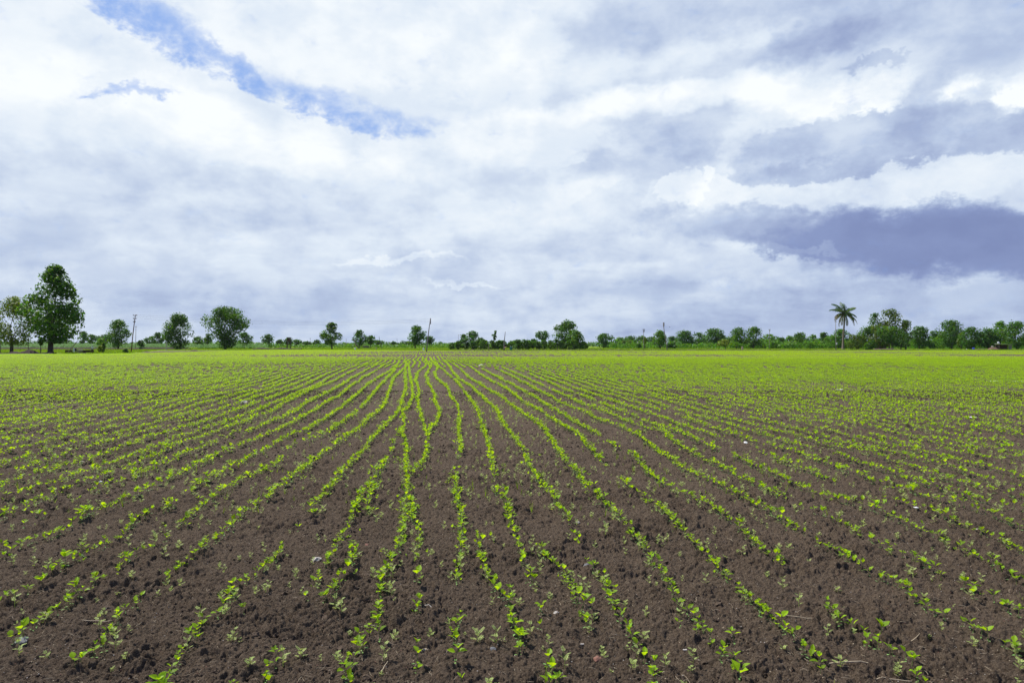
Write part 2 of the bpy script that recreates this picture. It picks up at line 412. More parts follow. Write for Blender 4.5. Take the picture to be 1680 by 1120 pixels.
# ------------------------------------------------------------------ crop rows, traced on the ground
ROWS = [
 [(0,822),(50,805),(100,788),(150,770),(200,752),(240,738),(270,727),(289,718),(312,712),(329,707),(350,700),(420,675),(438,668),(456,661),(472,654),(488,646),(506,639),(520,632),(534,623),(552,613),(572,604),(590,597)],
 [(0,850),(50,829),(100,807),(145,790),(162,785),(182,775),(207,765),(230,755),(243,750),(261,743),(277,734),(289,729),(307,723),(323,720),(348,712),(362,707),(390,697),(420,684),(441,677),(459,668),(479,657),(491,650),(509,641),(525,634),(539,629),(555,620),(573,611),(590,603),(604,596)],
 [(0,878),(50,855),(100,832),(155,807),(182,795),(202,791),(223,780),(252,766),(277,755),(302,743),(329,732),(357,723),(386,712),(402,711),(427,702),(441,693),(463,686),(481,677),(495,668),(516,655),(531,648),(545,641),(561,632),(575,621),(592,612),(608,603),(620,596)],
 [(0,908),(30,893),(60,880),(105,865),(127,852),(157,835),(178,831),(200,821),(229,809),(255,796),(279,786),(304,773),(321,762),(345,752),(355,743),(379,736),(404,727),(430,716),(446,712),(468,700),(482,693),(509,677),(525,668),(538,661),(554,652),(563,645),(575,634),(591,623),(608,613),(622,604),(633,597)],
 [(0,975),(27,962),(50,955),(82,932),(107,922),(125,908),(155,895),(185,882),(200,872),(223,852),(250,839),(277,832),(300,818),(314,807),(325,800),(341,789),(371,773),(396,757),(414,745),(439,734),(459,723),(482,711),(499,707),(523,693),(545,680),(570,662),(593,641),(604,630),(620,620),(635,611),(648,602),(655,595)],
 [(5,1055),(22,1050),(35,1032),(57,1017),(92,992),(115,977),(135,970),(165,942),(190,932),(215,907),(254,889),(279,875),(300,859),(323,839),(343,825),(370,805),(400,787),(421,779),(450,762),(474,736),(488,725),(515,718),(541,707),(563,691),(577,682),(591,671),(604,657),(615,643),(626,630),(636,619),(645,609),(652,600)],
 [(120,1090),(162,1055),(185,1025),(200,1000),(232,975),(270,945),(292,927),(312,910),(335,895),(357,880),(373,870),(389,852),(414,832),(436,821),(454,802),(472,793),(486,782),(509,761),(531,741),(543,734),(561,721),(574,712),(590,700),(609,682),(620,677),(631,664),(636,650),(641,636),(645,621),(656,611),(664,603),(668,596)],
 [(270,1115),(287,1087),(300,1062),(317,1047),(335,1020),(355,1012),(365,997),(382,970),(397,950),(422,937),(435,925),(457,907),(467,882),(492,855),(509,840),(534,811),(548,799),(559,777),(575,760),(595,741),(604,729),(622,707),(634,693),(649,682),(656,671),(661,652),(666,637),(665,618),(665,600),(667,592)],
 [(425,1117),(452,1075),(452,1055),(467,1037),(485,1015),(500,992),(512,955),(530,932),(552,895),(573,857),(587,829),(605,797),(616,776),(634,754),(641,742),(650,718),(659,700)],
 [(535,975),(557,957),(570,927),(580,915),(577,895)], [(601,844),(605,817),(622,798)],
 [(565,1117),(572,1100),(582,1062),(595,1045),(615,1010),(625,980),(627,950),(640,922),(655,895),(664,854),(666,819),(670,793),(666,766),(666,741),(665,725),(659,709),(663,695),(661,675),(669,668),(677,652),(676,632),(672,612),(670,598)],
 [(695,757),(700,743),(704,725),(702,714),(707,702),(716,693),(721,677),(720,671),(712,659),(714,648),(709,639),(702,629),(699,616),(706,601),(700,593),(694,587),(690,580)],
 [(670,793),(676,779),(684,768),(695,757)], [(680,1085),(682,1052),(684,1010),(685,950),(683,915),(690,883),(676,836),(672,820)],
 [(699,710),(697,700),(690,678),(684,655),(688,646),(686,636),(682,623),(684,612),(695,603)],
 [(760,1117),(758,1085),(750,1065),(748,1025),(755,1012),(752,980),(747,957),(750,936),(753,900),(757,872),(753,835),(748,803),(749,774),(755,745),(757,734),(752,711),(753,689),(753,675),(750,662),(740,652),(736,639),(728,630),(716,621),(713,611),(718,603),(710,594),(706,587),(700,580)],
 [(855,1060),(850,1030),(836,985),(820,960),(810,950),(796,926),(787,899),(783,870)],
 [(907,1110),(905,1095),(907,1072),(897,1052),(887,1027),(885,990),(877,962),(866,940),(860,920),(849,883),(840,862),(833,829),(815,805),(808,770),(805,740),(803,737),(795,711),(790,698),(784,673),(777,662),(762,643),(748,624),(737,616),(729,608),(721,602),(706,588)],
 [(962,1012),(950,985),(937,950),(927,937),(894,906),(881,888)],
 [(1070,1115),(1057,1070),(1032,1028),(1008,988),(992,942),(965,905),(951,888),(939,858),(917,835),(899,808),(878,783),(868,766),(859,739),(843,716),(823,693),(814,671),(793,654),(775,636),(762,627),(752,621),(743,610),(734,596),(726,589)],
 [(1222,1117),(1202,1090),(1177,1057),(1157,1025),(1137,1000),(1115,987),(1090,942),(1075,917),(1050,885),(1022,851),(997,833),(978,811),(958,795),(947,776),(937,764),(921,748),(907,727),(893,705),(870,686),(848,671),(827,655),(807,643),(782,627),(768,618),(755,605),(742,596)],
 [(1355,1112),(1340,1080),(1317,1052),(1300,1032),(1265,1005),(1225,972),(1197,947),(1172,917),(1132,877),(1105,855),(1055,822),(1026,794),(1006,774),(987,754),(959,727),(950,714),(925,700),(904,687),(882,671),(857,659),(836,641),(811,627),(795,618),(780,608),(768,598)],
 [(1520,1110),(1477,1070),(1445,1052),(1410,1020),(1385,1010),(1347,982),(1322,957),(1305,945),(1282,925),(1228,881),(1210,863),(1186,847),(1165,831),(1133,813),(1101,799),(1086,790),(1060,769),(1040,744),(1012,734),(980,712),(968,706),(948,695),(930,684),(912,673),(892,661),(873,650),(852,638),(830,626),(808,614),(790,605)],
 [(1670,1060),(1652,1050),(1607,1030),(1585,1012),(1535,997),(1505,980),(1475,955),(1432,935),(1395,917),(1370,900),(1327,877),(1297,858),(1263,840),(1229,822),(1197,806),(1169,790),(1122,768),(1096,748),(1069,730),(1046,714),(1016,698),(993,693),(968,680),(938,668),(918,659),(891,645),(870,633),(838,616),(812,604)],
 [(1670,1000),(1637,985),(1582,957),(1555,947),(1525,930),(1495,912),(1455,897),(1432,885),(1395,865),(1367,850),(1329,835),(1292,822),(1254,801),(1224,786),(1194,770),(1159,752),(1132,737),(1109,727),(1087,707),(1066,703),(1042,696),(1012,684),(980,671),(959,664),(940,655),(917,645),(893,634),(868,622),(845,612),(825,603)],
 [(1700,960),(1660,942),(1617,920),(1570,895),(1542,877),(1500,862),(1460,845),(1425,832),(1377,820),(1337,805),(1297,790),(1263,772),(1229,758),(1194,742),(1158,728),(1140,720),(1100,705),(1060,690),(1020,675),(985,661),(948,647),(920,636),(893,624),(868,613),(845,604)],
]
FRONT_EXTRA = {7, 8, 11, 16, 18, 20, 21}
rnd = random.Random(7); nr_ = np.random.default_rng(11)
def sm(a, k=3):
    ker = np.ones(k) / k; p = np.pad(a, (k // 2, k // 2), mode='edge'); return np.convolve(p, ker, 'valid')
TR = []
for row in ROWS:
    g = sorted([px2g(p[0], p[1], .05) for p in row], key=lambda q: q[1])
    TR.append((np.array([q[0] for q in g]), np.array([q[1] for q in g])))
SP = .475
def prof(i):
    X_, Yd = TR[i]
    dd = np.arange(2.0, 300, .25)
    near = np.polyfit(Yd[:5], X_[:5], 1)[0] if i == 0 else np.polyfit(Yd[:7], X_[:7], 1)[0]
    xx = np.interp(dd, Yd, X_)
    lo = dd < Yd[0]; xx[lo] = X_[0] + near * (dd[lo] - Yd[0])
    hi = dd > Yd[-1]; xx[hi] = X_[-1] - .134 * (dd[hi] - Yd[-1])
    return dd, xx
DL, XL = prof(0); DR, XR = prof(len(TR) - 1)
DTOP = 46.0
print('row headings', np.interp([3, 6, 12, 25, 46], DL, XL), np.interp([3, 6, 12, 25, 46], DR, XR))
plants = []      # x, y, heading, row id, size
def walk(f, d0, d1, rid, dens):
    """plants along a row x=f(d)"""
    d = d0
    while d < d1:
        gp = n1(d / 1.1, rid * 7.31) + .5 * n1(d / .35, rid * 3.7 + 50)
        step = float(np.interp(d, [4, 8, 16, 28], [.052, .044, .036, .034])) * rnd.uniform(.45, 1.6)
        if gp > (-.29 if d < 6 else -.36 if d < 12 else -.42) + (1 - dens) * .42:
            yield d
        elif rnd.random() < .12: yield d
        d += step
def add_row(f, d0, d1, rid, dens):
    for d in walk(f, d0, min(d1, 28.0), rid, dens):
        x = f(d)
        if abs(x) < .78 * d + 2.2:
            j = .012 if rnd.random() < .88 else .06
            plants.append((x + rnd.gauss(0, j), d, 0, rid, (rnd.uniform(.7, 1.15) if rnd.random() < .8 else rnd.uniform(.45, 1.5)) * (.88 if dens < .6 else 1) * (1 + .12 * min(1, max(0, d - 5) / 12))))
segs_mid, segs_far = [], []
def add_segs(f, d0, d1, rid, dens, out_, L_):
    d = max(d0, 0)
    while d < d1:
        x = f(d)
        if abs(x) < .80 * d + 3:
            if d > 115 and d > edge_d(np.array(x), np.array(d)): break
            if rnd.random() < (.66 + .34 * dens if d < 80 else .42 + .22 * dens) + .9 * (n1(x / 14, 3301) + n1(d / 11, 3302)) * min(1, d / 70) + .5 * n1(d / 2.1, rid * 1.7):
                dx = f(d + L_) - f(d)
                out_.append((x + rnd.gauss(0, .03), d, math.atan2(-dx, L_), rnd.uniform(.8, 1.15)))
        d += L_
def wob(d, rid): 
    return (n1(d / 9.0, 8) * .28 + n1(d / 3.1, 9) * .10 + n1(d / 7.0, rid + 5000) * .12)
def process(f, d0, d1, rid, dens):
    if d0 < 28: add_row(f, d0, min(28, d1), rid, dens)
    if d1 > 28: add_segs(f, max(28, d0), min(d1, 80), rid, dens, segs_mid, .5)
    if d1 > 80: add_segs(f, max(80, d0), d1, rid, dens, segs_far, 1.5)
ROWX = {}
for i, (X_, Yd) in enumerate(TR):
    ex = .5 if i in FRONT_EXTRA else 0
    sl_ = (X_[min(4, len(X_) - 1)] - X_[0]) / max(.3, Yd[min(4, len(X_) - 1)] - Yd[0])
    f = lambda d, X_=X_, Yd=Yd, s=sl_: float(np.interp(d, Yd, X_)) if d >= Yd[0] else float(X_[0] + s * (d - Yd[0]))
    process(f, Yd[0] - ex, Yd[-1], i, 1.22 if i in (4, 6, 11, 21, 24) else .9 if len(X_) > 10 else .75)
    ROWX[i] = f(4.6) if Yd[0] < 6 else f(6)
def fL(k): return lambda d: float(np.interp(d, DL, XL)) - k * SP + (wob(d, 100 + k) - wob(d, 100)) * min(1, k / 6) + (.0)
def fR(k): return lambda d: float(np.interp(d, DR, XR)) + k * SP + (wob(d, 400 + k) - wob(d, 400)) * min(1, k / 6)
dens_of = lambda k: .55 + .45 * ((math.sin(k * 12.9898) * 43758.5) % 1)
for k in range(1, 420):
    for fn, rid in ((fL(k), 100 + k), (fR(k), 600 + k)):
        d0 = max(2.2, (k * SP - 9) / .98 * .85)
        process(fn, d0, 240, rid, dens_of(rid))
xl, xr = float(np.interp(DTOP, DL, XL)), float(np.interp(DTOP, DR, XR)); nc = max(2, round((xr - xl) / SP))
for k in range(0, nc + 1):
    f = lambda d, k=k: xl + (xr - xl) * k / nc - .134 * (d - DTOP) + wob(d, 300 + k) * min(1, (d - DTOP) / 12)
    process(f, DTOP + 2, 240, 300 + k, .95)
print('plants', len(plants), 'mid', len(segs_mid), 'far', len(segs_far))

# ---- seedling shapes
def leaf_geo(length, width, base, yaw, pitch, fold=.35, droop=.25, roll=0.0, simple_=False):
    """ovate leaf blade with folded midrib; returns verts, faces"""
    prof_ = [(0, .05), (.18, .62), (.42, 1.0), (.68, .78), (.88, .36), (1.0, .0)] if not simple_ else [(0, .1), (.45, 1.0), (1.0, 0.0)]
    V, Fc = [], []
    M = Matrix.Rotation(yaw, 3, 'Z') @ Matrix.Rotation(-pitch, 3, 'Y') @ Matrix.Rotation(roll, 3, 'X')
    for t, w in prof_:
        zc_ = -droop * length * t * t; hw = w * width * .5
        for s in (-1, 0, 1):
            V.append(Vector(base) + M @ Vector((t * length, s * hw, zc_ + abs(s) * hw * fold)))
    n = len(prof_)
    for i in range(n - 1):
        for s in (0, 1):
            a = i * 3 + s; Fc.append((a, a + 1, a + 4, a + 3))
    return V, Fc
def seedling(seed, simple_=False):
    """returns three MB: stem, leaves, seed leaves"""
    q = random.Random(seed); st, lf, ct = MB(), MB(), MB()
    h = q.uniform(.055, .085); lean = Vector((q.uniform(-.012, .012), q.uniform(-.012, .012), 0))
    top = Vector((0, 0, h)) + lean; mid = Vector((lean.x * .3, lean.y * .3, h * .5))
    nside = 3 if simple_ else 5
    st.tube([(0, 0, -.015), mid, top], [.0016, .0015, .0012], nside, cap=False)
    yaw = q.uniform(0, 6.28); big = q.random()
    for k in (0, 1):
        L_ = q.uniform(.032, .046); V, Fc = leaf_geo(L_, L_ * q.uniform(.70, .85), top + Vector((math.cos(yaw + k * math.pi), math.sin(yaw + k * math.pi), .4)) * .006, yaw + k * math.pi + q.uniform(-.2, .2), q.uniform(.35, 1.2), q.uniform(.15, .55), q.uniform(.1, .35), q.uniform(-.3, .3), simple_)
        lf.add(V, Fc)
    y2 = yaw + 1.57 + q.uniform(-.3, .3)
    for k in (0, 1):
        hz = mid * .75; L_ = q.uniform(.016, .024)
        V, Fc = leaf_geo(L_, L_ * .55, hz + Vector((math.cos(y2 + k * math.pi), math.sin(y2 + k * math.pi), .1)) * .004, y2 + k * math.pi, q.uniform(-.1, .4), .1, .2, 0, True)
        ct.add(V, Fc)
    if big > .35:          # unfolding trifoliate above
        t2 = top + Vector((q.uniform(-.006, .006), q.uniform(-.006, .006), q.uniform(.012, .035)))
        st.tube([top, t2], [.001, .0008], 3, cap=False)
        L_ = q.uniform(.014, .034) * (.7 + .5 * big)
        for j in range(3):
            V, Fc = leaf_geo(L_, L_ * .55, t2, y2 + j * 2.1 + q.uniform(-.2, .2), q.uniform(.3, 1.2), .4, .2, q.uniform(-.4, .4), simple_ or L_ < .02)
            lf.add(V, Fc)
    return st, lf, ct
def weed(seed):
    """feathery pinnate-leaved seedling"""
    q = random.Random(900 + seed); st, lf = MB(), MB(); h = q.uniform(.05, .10)
    st.tube([(0, 0, -.01), (q.uniform(-.004, .004), 0, h * .5), (q.uniform(-.01, .01), q.uniform(-.01, .01), h)], [.0013, .0011, .0007], 4, cap=False)
    n = q.randint(5, 8); a = q.uniform(0, 6.28)
    for i in range(n):
        z0 = h * (.25 + .75 * i / n); a += 2.4; L_ = q.uniform(.02, .036) * (1.05 - .3 * i / n); pit = q.uniform(.2, .9)
        d = Vector((math.cos(a) * math.cos(pit), math.sin(a) * math.cos(pit), math.sin(pit))); b0 = Vector((0, 0, z0))
        st.tube([b0, b0 + d * L_], [.0007, .0004], 3, cap=False)
        sd_ = Vector((-math.sin(a), math.cos(a), 0))
        for j in range(5):
            p = b0 + d * L_ * (.3 + .17 * j)
            for s in (-1, 1):
                e = sd_ * s + d * .35 + Vector((0, 0, .2)); ll = .0095 * (1.1 - .1 * j); w = d * .0027
                lf.add([p, p + e * ll * .5 + w, p + e * ll, p + e * ll * .5 - w], [(0, 1, 2, 3)])
    return st, lf
def grass_sprig(seed):
    q = random.Random(500 + seed); lf = MB()
    for i in range(q.randint(3, 6)):
        a = q.uniform(0, 6.28); L_ = q.uniform(.06, .13); sp_ = q.uniform(.1, .6); w = Vector((-math.sin(a), math.cos(a), 0)) * .002
        P = [Vector((math.cos(a) * sp_ * L_ * t * t, math.sin(a) * sp_ * L_ * t * t, L_ * t * (1 - .25 * sp_ * t))) for t in (0, .4, .75, 1)]
        V = []
        for t, p in zip((1, .9, .6, .05), P): V += [p - w * t, p + w * t]
        lf.add(V, [(0, 1, 3, 2), (2, 3, 5, 4), (4, 5, 7, 6)])
    return lf
def merged(parts):
    m = MB()
    for mb, mi in parts:
        b = len(m.v); m.v += mb.v; m.f += [tuple(i + b for i in f) for f in mb.f]; m.m += [mi] * len(mb.f)
    return m

def source_collection(name, meshes):
    c = bpy.data.collections.new(name)
    for i, me in enumerate(meshes):
        o = bpy.data.objects.new('%s_source_%02d' % (name, i), me); c.objects.link(o)
    return c
def scatter(name, pts, src, mats_kind='stuff', tilt=.0, snap=False, seed=3):
    """pts: rows of x, y, z, rz, scale; one object whose points carry the copies"""
    P = np.array(pts, dtype=np.float32); n = len(P)
    if snap: P[:, 2] += ground_h(P[:, 0], P[:, 1]) * np.clip((60 - P[:, 1]) / 45, 0, 1)
    me = bpy.data.meshes.new(name); me.vertices.add(n); me.vertices.foreach_set('co', P[:, :3].ravel())
    rg_ = np.random.default_rng(seed); rot = np.zeros((n, 3), dtype=np.float32)
    rot[:, 2] = P[:, 3]; rot[:, :2] = rg_.normal(0, tilt, (n, 2)) if tilt else 0
    for nm, ty, arr in (('rot', 'FLOAT_VECTOR', rot.ravel()), ('scl', 'FLOAT', P[:, 4]), ('pick', 'INT', rg_.integers(0, len(src.objects), n).astype(np.int32))):
        a = me.attributes.new(nm, ty, 'POINT'); a.data.foreach_set('vector' if ty == 'FLOAT_VECTOR' else 'value', arr)
    o = link(name, me); ng = bpy.data.node_groups.new(name + '_scatter', 'GeometryNodeTree')
    ng.interface.new_socket('Geometry', in_out='INPUT', socket_type='NodeSocketGeometry'); ng.interface.new_socket('Geometry', in_out='OUTPUT', socket_type='NodeSocketGeometry')
    A = ng.nodes.new; gi, go, ip, ci = A('NodeGroupInput'), A('NodeGroupOutput'), A('GeometryNodeInstanceOnPoints'), A('GeometryNodeCollectionInfo')
    ci.inputs[0].default_value = src; ci.inputs['Separate Children'].default_value = True; ci.inputs['Reset Children'].default_value = True
    def attr(nm, ty):
        a = A('GeometryNodeInputNamedAttribute'); a.data_type = ty; a.inputs[0].default_value = nm; return a.outputs[0]
    L = ng.links.new
    L(gi.outputs[0], ip.inputs['Points']); L(ci.outputs[0], ip.inputs['Instance']); ip.inputs['Pick Instance'].default_value = True
    L(attr('pick', 'INT'), ip.inputs['Instance Index']); L(attr('scl', 'FLOAT'), ip.inputs['Scale'])
    e2r = A('FunctionNodeEulerToRotation'); L(attr('rot', 'FLOAT_VECTOR'), e2r.inputs[0]); L(e2r.outputs[0], ip.inputs['Rotation'])
    L(ip.outputs[0], go.inputs[0])
    md = o.modifiers.new('scatter', 'NODES'); md.node_group = ng
    tag(o, kind=mats_kind); return o

# individuals: the ones that show largest; the rest are one mass
def proj(x, y, z): return CX + F * x / y, HY - (z - EYE) * F / y
P = np.array([(p[0], p[1], p[3], p[4]) for p in plants]); gz = ground_h(P[:, 0], P[:, 1])
ppx, ppy = CX + F * P[:, 0] / P[:, 1], HY + (EYE - gz - .03) * F / P[:, 1]
inf = (ppx > 4) & (ppx < 1676) & (ppy < 1112)
order = np.argsort(np.where(inf, P[:, 1], 1e9)); chosen = order[:300]; cs = set(chosen.tolist())
ORD = ['first', 'second', 'third', 'fourth', 'fifth', 'sixth', 'seventh', 'eighth', 'ninth', 'tenth', 'eleventh', 'twelfth', 'thirteenth', 'fourteenth', 'fifteenth', 'sixteenth', 'seventeenth', 'eighteenth', 'nineteenth', 'twentieth']
def ordw(n):
    if n < 20: return ORD[n]
    t_ = ['twenty', 'thirty', 'forty', 'fifty', 'sixty'][(n + 1) // 10 - 2]; u_ = (n + 1) % 10
    return t_ + '-' + ORD[u_ - 1] if u_ else {'twenty': 'twentieth', 'thirty': 'thirtieth', 'forty': 'fortieth', 'fifty': 'fiftieth', 'sixty': 'sixtieth'}[t_]
NV = 10
var_full = []
for s in range(NV):
    st, lf, ct = seedling(s + 1)
    var_full.append((st.mesh('seedling_stem', [M_stem]), lf.mesh('seedling_leaves', [M_leaf]), ct.mesh('seedling_seed_leaves', [M_cot])))
rows_used = sorted({int(P[i, 2]) for i in chosen}, key=lambda r: np.mean([P[i, 0] / P[i, 1] for i in chosen if int(P[i, 2]) == r]))
row_no = {r: n for n, r in enumerate(rows_used)}
cnt = {}
for i in sorted(chosen.tolist(), key=lambda i: P[i, 1]):
    r = int(P[i, 2]); n = cnt.get(r, 0); cnt[r] = n + 1; v = rnd.randrange(NV); sc = float(P[i, 3])
    o = empty('bean_seedling', (float(P[i, 0]), float(P[i, 1]), float(gz[i]) - .004), '%s bean seedling from the camera, %s crop row counted from the tallest tree' % (ordw(n), ordw(row_no[r])), 'seedling', 'bean seedlings in the crop rows', rnd.uniform(0, 6.28))
    o.scale = (sc * .90,) * 3; o.rotation_euler[0] = rnd.gauss(0, .08); o.rotation_euler[1] = rnd.gauss(0, .08)
    for nm, me in zip(('stem', 'leaves', 'seed_leaves'), var_full[v]): link(nm, me, o)
src = source_collection('crop_plant', [merged(list(zip(seedling(s + 30, s % 2 == 1), (0, 1, 2)))).mesh('crop_plant', [M_stem, M_leaf, M_cot]) for s in range(10)])
rest = [i for i in range(len(P)) if i not in cs]
scatter('crop_rows', [(P[i, 0], P[i, 1], gz[i] * min(1, max(0, (60 - P[i, 1]) / 45)) - .004, rnd.uniform(0, 6.28), P[i, 3] * (.92 if P[i, 1] < 6 else 1.03)) for i in rest], src, tilt=.09)
def seg_mesh(L_, n, seed, w, size):
    q = random.Random(seed); m = MB()
    for k in range(n):
        y0 = L_ * (k + q.random()) / n; x0 = q.gauss(0, w); h = q.uniform(.05, .10) * (size / .04) ** .35; yaw = q.uniform(0, 6.28)
        for j in range(3):
            l_ = size * q.uniform(.75, 1.3)
            V, Fc = leaf_geo(l_, l_ * .85, (x0, y0, h * (1 - .3 * (j == 2))), yaw + j * 2.1, q.uniform(0, .9), .2, .2, q.uniform(-.3, .3), True)
            m.add(V, Fc, 0)
        if size < .05: m.tube([(x0, y0, -.02), (x0, y0, h)], .002, 3, 1, cap=False)
    return m.mesh('crop_segment', [M_leaf, M_stem])
src = source_collection('row_piece', [seg_mesh(.5, 17, s, .026, .048) for s in range(8)])
scatter('crop_rows_in_mid_field', [(x, y, 0, a, s) for x, y, a, s in segs_mid], src, snap=True)
src = source_collection('far_row_piece', [seg_mesh(1.5, 14, 50 + s, .04, .070) for s in range(6)])
scatter('crop_rows_in_far_field', [(x, y, 0, a, s) for x, y, a, s in segs_far], src)

# ---- weeds between the rows
wv = [weed(s) for s in range(8)]; wpts = []
for _ in range(62000):
    y = math.sqrt(rnd.uniform(3.0 ** 2, 48 ** 2)); x = rnd.uniform(-.8, .8) * y * 1.02 + rnd.uniform(-1.5, 1.5)
    dn = .40 + n1(x / 1.7, 71) * .7 + n1(y / 1.7, 72) * .7 + (.3 if 7 < y < 20 else 0)
    if rnd.random() < dn * (.75 if y > 7 else .55): wpts.append((x, y, -.003, rnd.uniform(0, 6.28), rnd.uniform(.45, 1.1) * (1.0 if rnd.random() < .85 else 1.4)))
# extra weeds near the camera so the front strip is as weedy as the photograph
for _ in range(230):
    y = rnd.uniform(3.3, 7.5); x = rnd.uniform(-.76, .76) * y; wpts.append((x, y, -.003, rnd.uniform(0, 6.28), rnd.uniform(.5, 1.35)))
inframe = lambda p: 6 < CX + F * p[0] / p[1] < 1674 and HY + EYE * F / p[1] < 1114
near_w = sorted([p for p in wpts if p[1] < 8 and inframe(p)], key=lambda p: p[1])[:300]; nws = set(near_w)
wm = [(a.mesh('weed_stem', [M_weed]), b.mesh('weed_leaves', [M_weed])) for a, b in wv]
rowpos = {r: np.mean([P[i, 0] / P[i, 1] for i in chosen if int(P[i, 2]) == r]) for r in rows_used}
cnt = {}
for p in near_w:
    r = min(rows_used, key=lambda r: abs(rowpos[r] - p[0] / p[1])); n = cnt.get(r, 0); cnt[r] = n + 1
    o = empty('weed_seedling', (p[0], p[1], p[2] + float(ground_h(p[0], p[1]))), '%s feathery weed from the camera along the %s crop row from the tallest tree' % (ordw(n), ordw(row_no[r])), 'weed', 'feathery weeds between the crop rows', p[3])
    o.scale = (p[4],) * 3
    for nm, me in zip(('stem', 'leaves'), rnd.choice(wm)): link(nm, me, o)
src = source_collection('weed_plant', [merged([(a, 0), (b, 0)]).mesh('weed_plant', [M_weed]) for a, b in wv] + [grass_sprig(s).mesh('grass_sprig', [M_gras]) for s in range(2)])
scatter('weeds', [p for p in wpts if p not in nws], src, tilt=.1, snap=True)

# ---- loose clods, straw bits and grit
def rock(seed, rough_=.3, flat=.7, m=None, sub=2):
    bm = bmesh.new(); bmesh.ops.create_icosphere(bm, subdivisions=sub, radius=1.0); q = random.Random(seed); o1 = q.uniform(0, 50)
    from mathutils import noise as mn
    for v in bm.verts:
        k = 1 + rough_ * (mn.noise(v.co * 1.3 + Vector((o1, 0, 0))) * 1.6 + mn.noise(v.co * 3.1 + Vector((0, o1, 0))) * .7)
        v.co = Vector((v.co.x * k, v.co.y * k * .85, v.co.z * k * flat))
    me = bpy.data.meshes.new('rock'); bm.to_mesh(me); bm.free()
    if m: me.materials.append(m)
    return me
M_clod = simple('soil_clod', (.090, .063, .042), .95, .35, 2.2, .8)
src = source_collection('clod', [rock(s, .42, .65, M_clod) for s in range(6)])
pts = []
for _ in range(85000):
    y = 2.9 + 17 * rnd.random() ** 1.7; x = rnd.uniform(-.8, .8) * y
    if n1(x / .6, 81) + n1(y / .6, 82) + .25 < rnd.uniform(-.1, .7): continue
    pts.append((x, y, .006, rnd.uniform(0, 6.28), .0032 + .013 * rnd.random() ** 3 + .016 * (rnd.random() < .012)))
for _ in range(60000):
    y = rnd.uniform(5.5, 24); x = rnd.uniform(-.8, .8) * y
    if n1(x / .7, 83) + n1(y / .9, 84) + .2 < rnd.uniform(-.1, .7): continue
    pts.append((x, y, .008, rnd.uniform(0, 6.28), .007 + .016 * rnd.random() ** 2 + .0006 * y))
scatter('soil_clods', pts, src, tilt=.5, snap=True)
def straw(seed, L_, r, bend):
    q = random.Random(seed); p = Vector((-L_ / 2, 0, r)); d = 0; pts_ = [p.copy()]
    for i in range(5):
        d += q.uniform(-bend, bend); p = p + Vector((math.cos(d), math.sin(d), 0)) * L_ / 5; p.z = r + abs(q.gauss(0, L_ * .035)); pts_.append(p.copy())
    return MB().tube(pts_, [r, r, r * .95, r * .9, r * .75, r * .5], 4)
src = source_collection('straw_bit', [straw(s, .03, .0007, .5).mesh('straw_bit', [M_straw]) for s in range(4)] + [rock(70 + s, .3, .6, M_stone, 1) for s in range(1)])
pts = []
for _ in range(5200):
    y = 3 + 15 * rnd.random() ** 1.4; x = rnd.uniform(-.8, .8) * y; pts.append((x, y, 0.022, rnd.uniform(0, 6.28), rnd.uniform(.4, 1.4)))
src_s = source_collection('straw_only', list(o.data for o in src.objects)[:4])
scatter('straw_litter', pts, src_s, tilt=.25, snap=True)
src_p = source_collection('grit', [rock(80 + s, .3, .6, m_, 1) for s, m_ in enumerate((M_stone, M_straw, M_rstone))])
pts = []
for _ in range(6500):
    y = 3 + 12 * rnd.random() ** 1.4; x = rnd.uniform(-.8, .8) * y; pts.append((x, y, 0.018, rnd.uniform(0, 6.28), rnd.uniform(.0015, .0042)))
scatter('grit', pts, src_p, tilt=.4, snap=True)

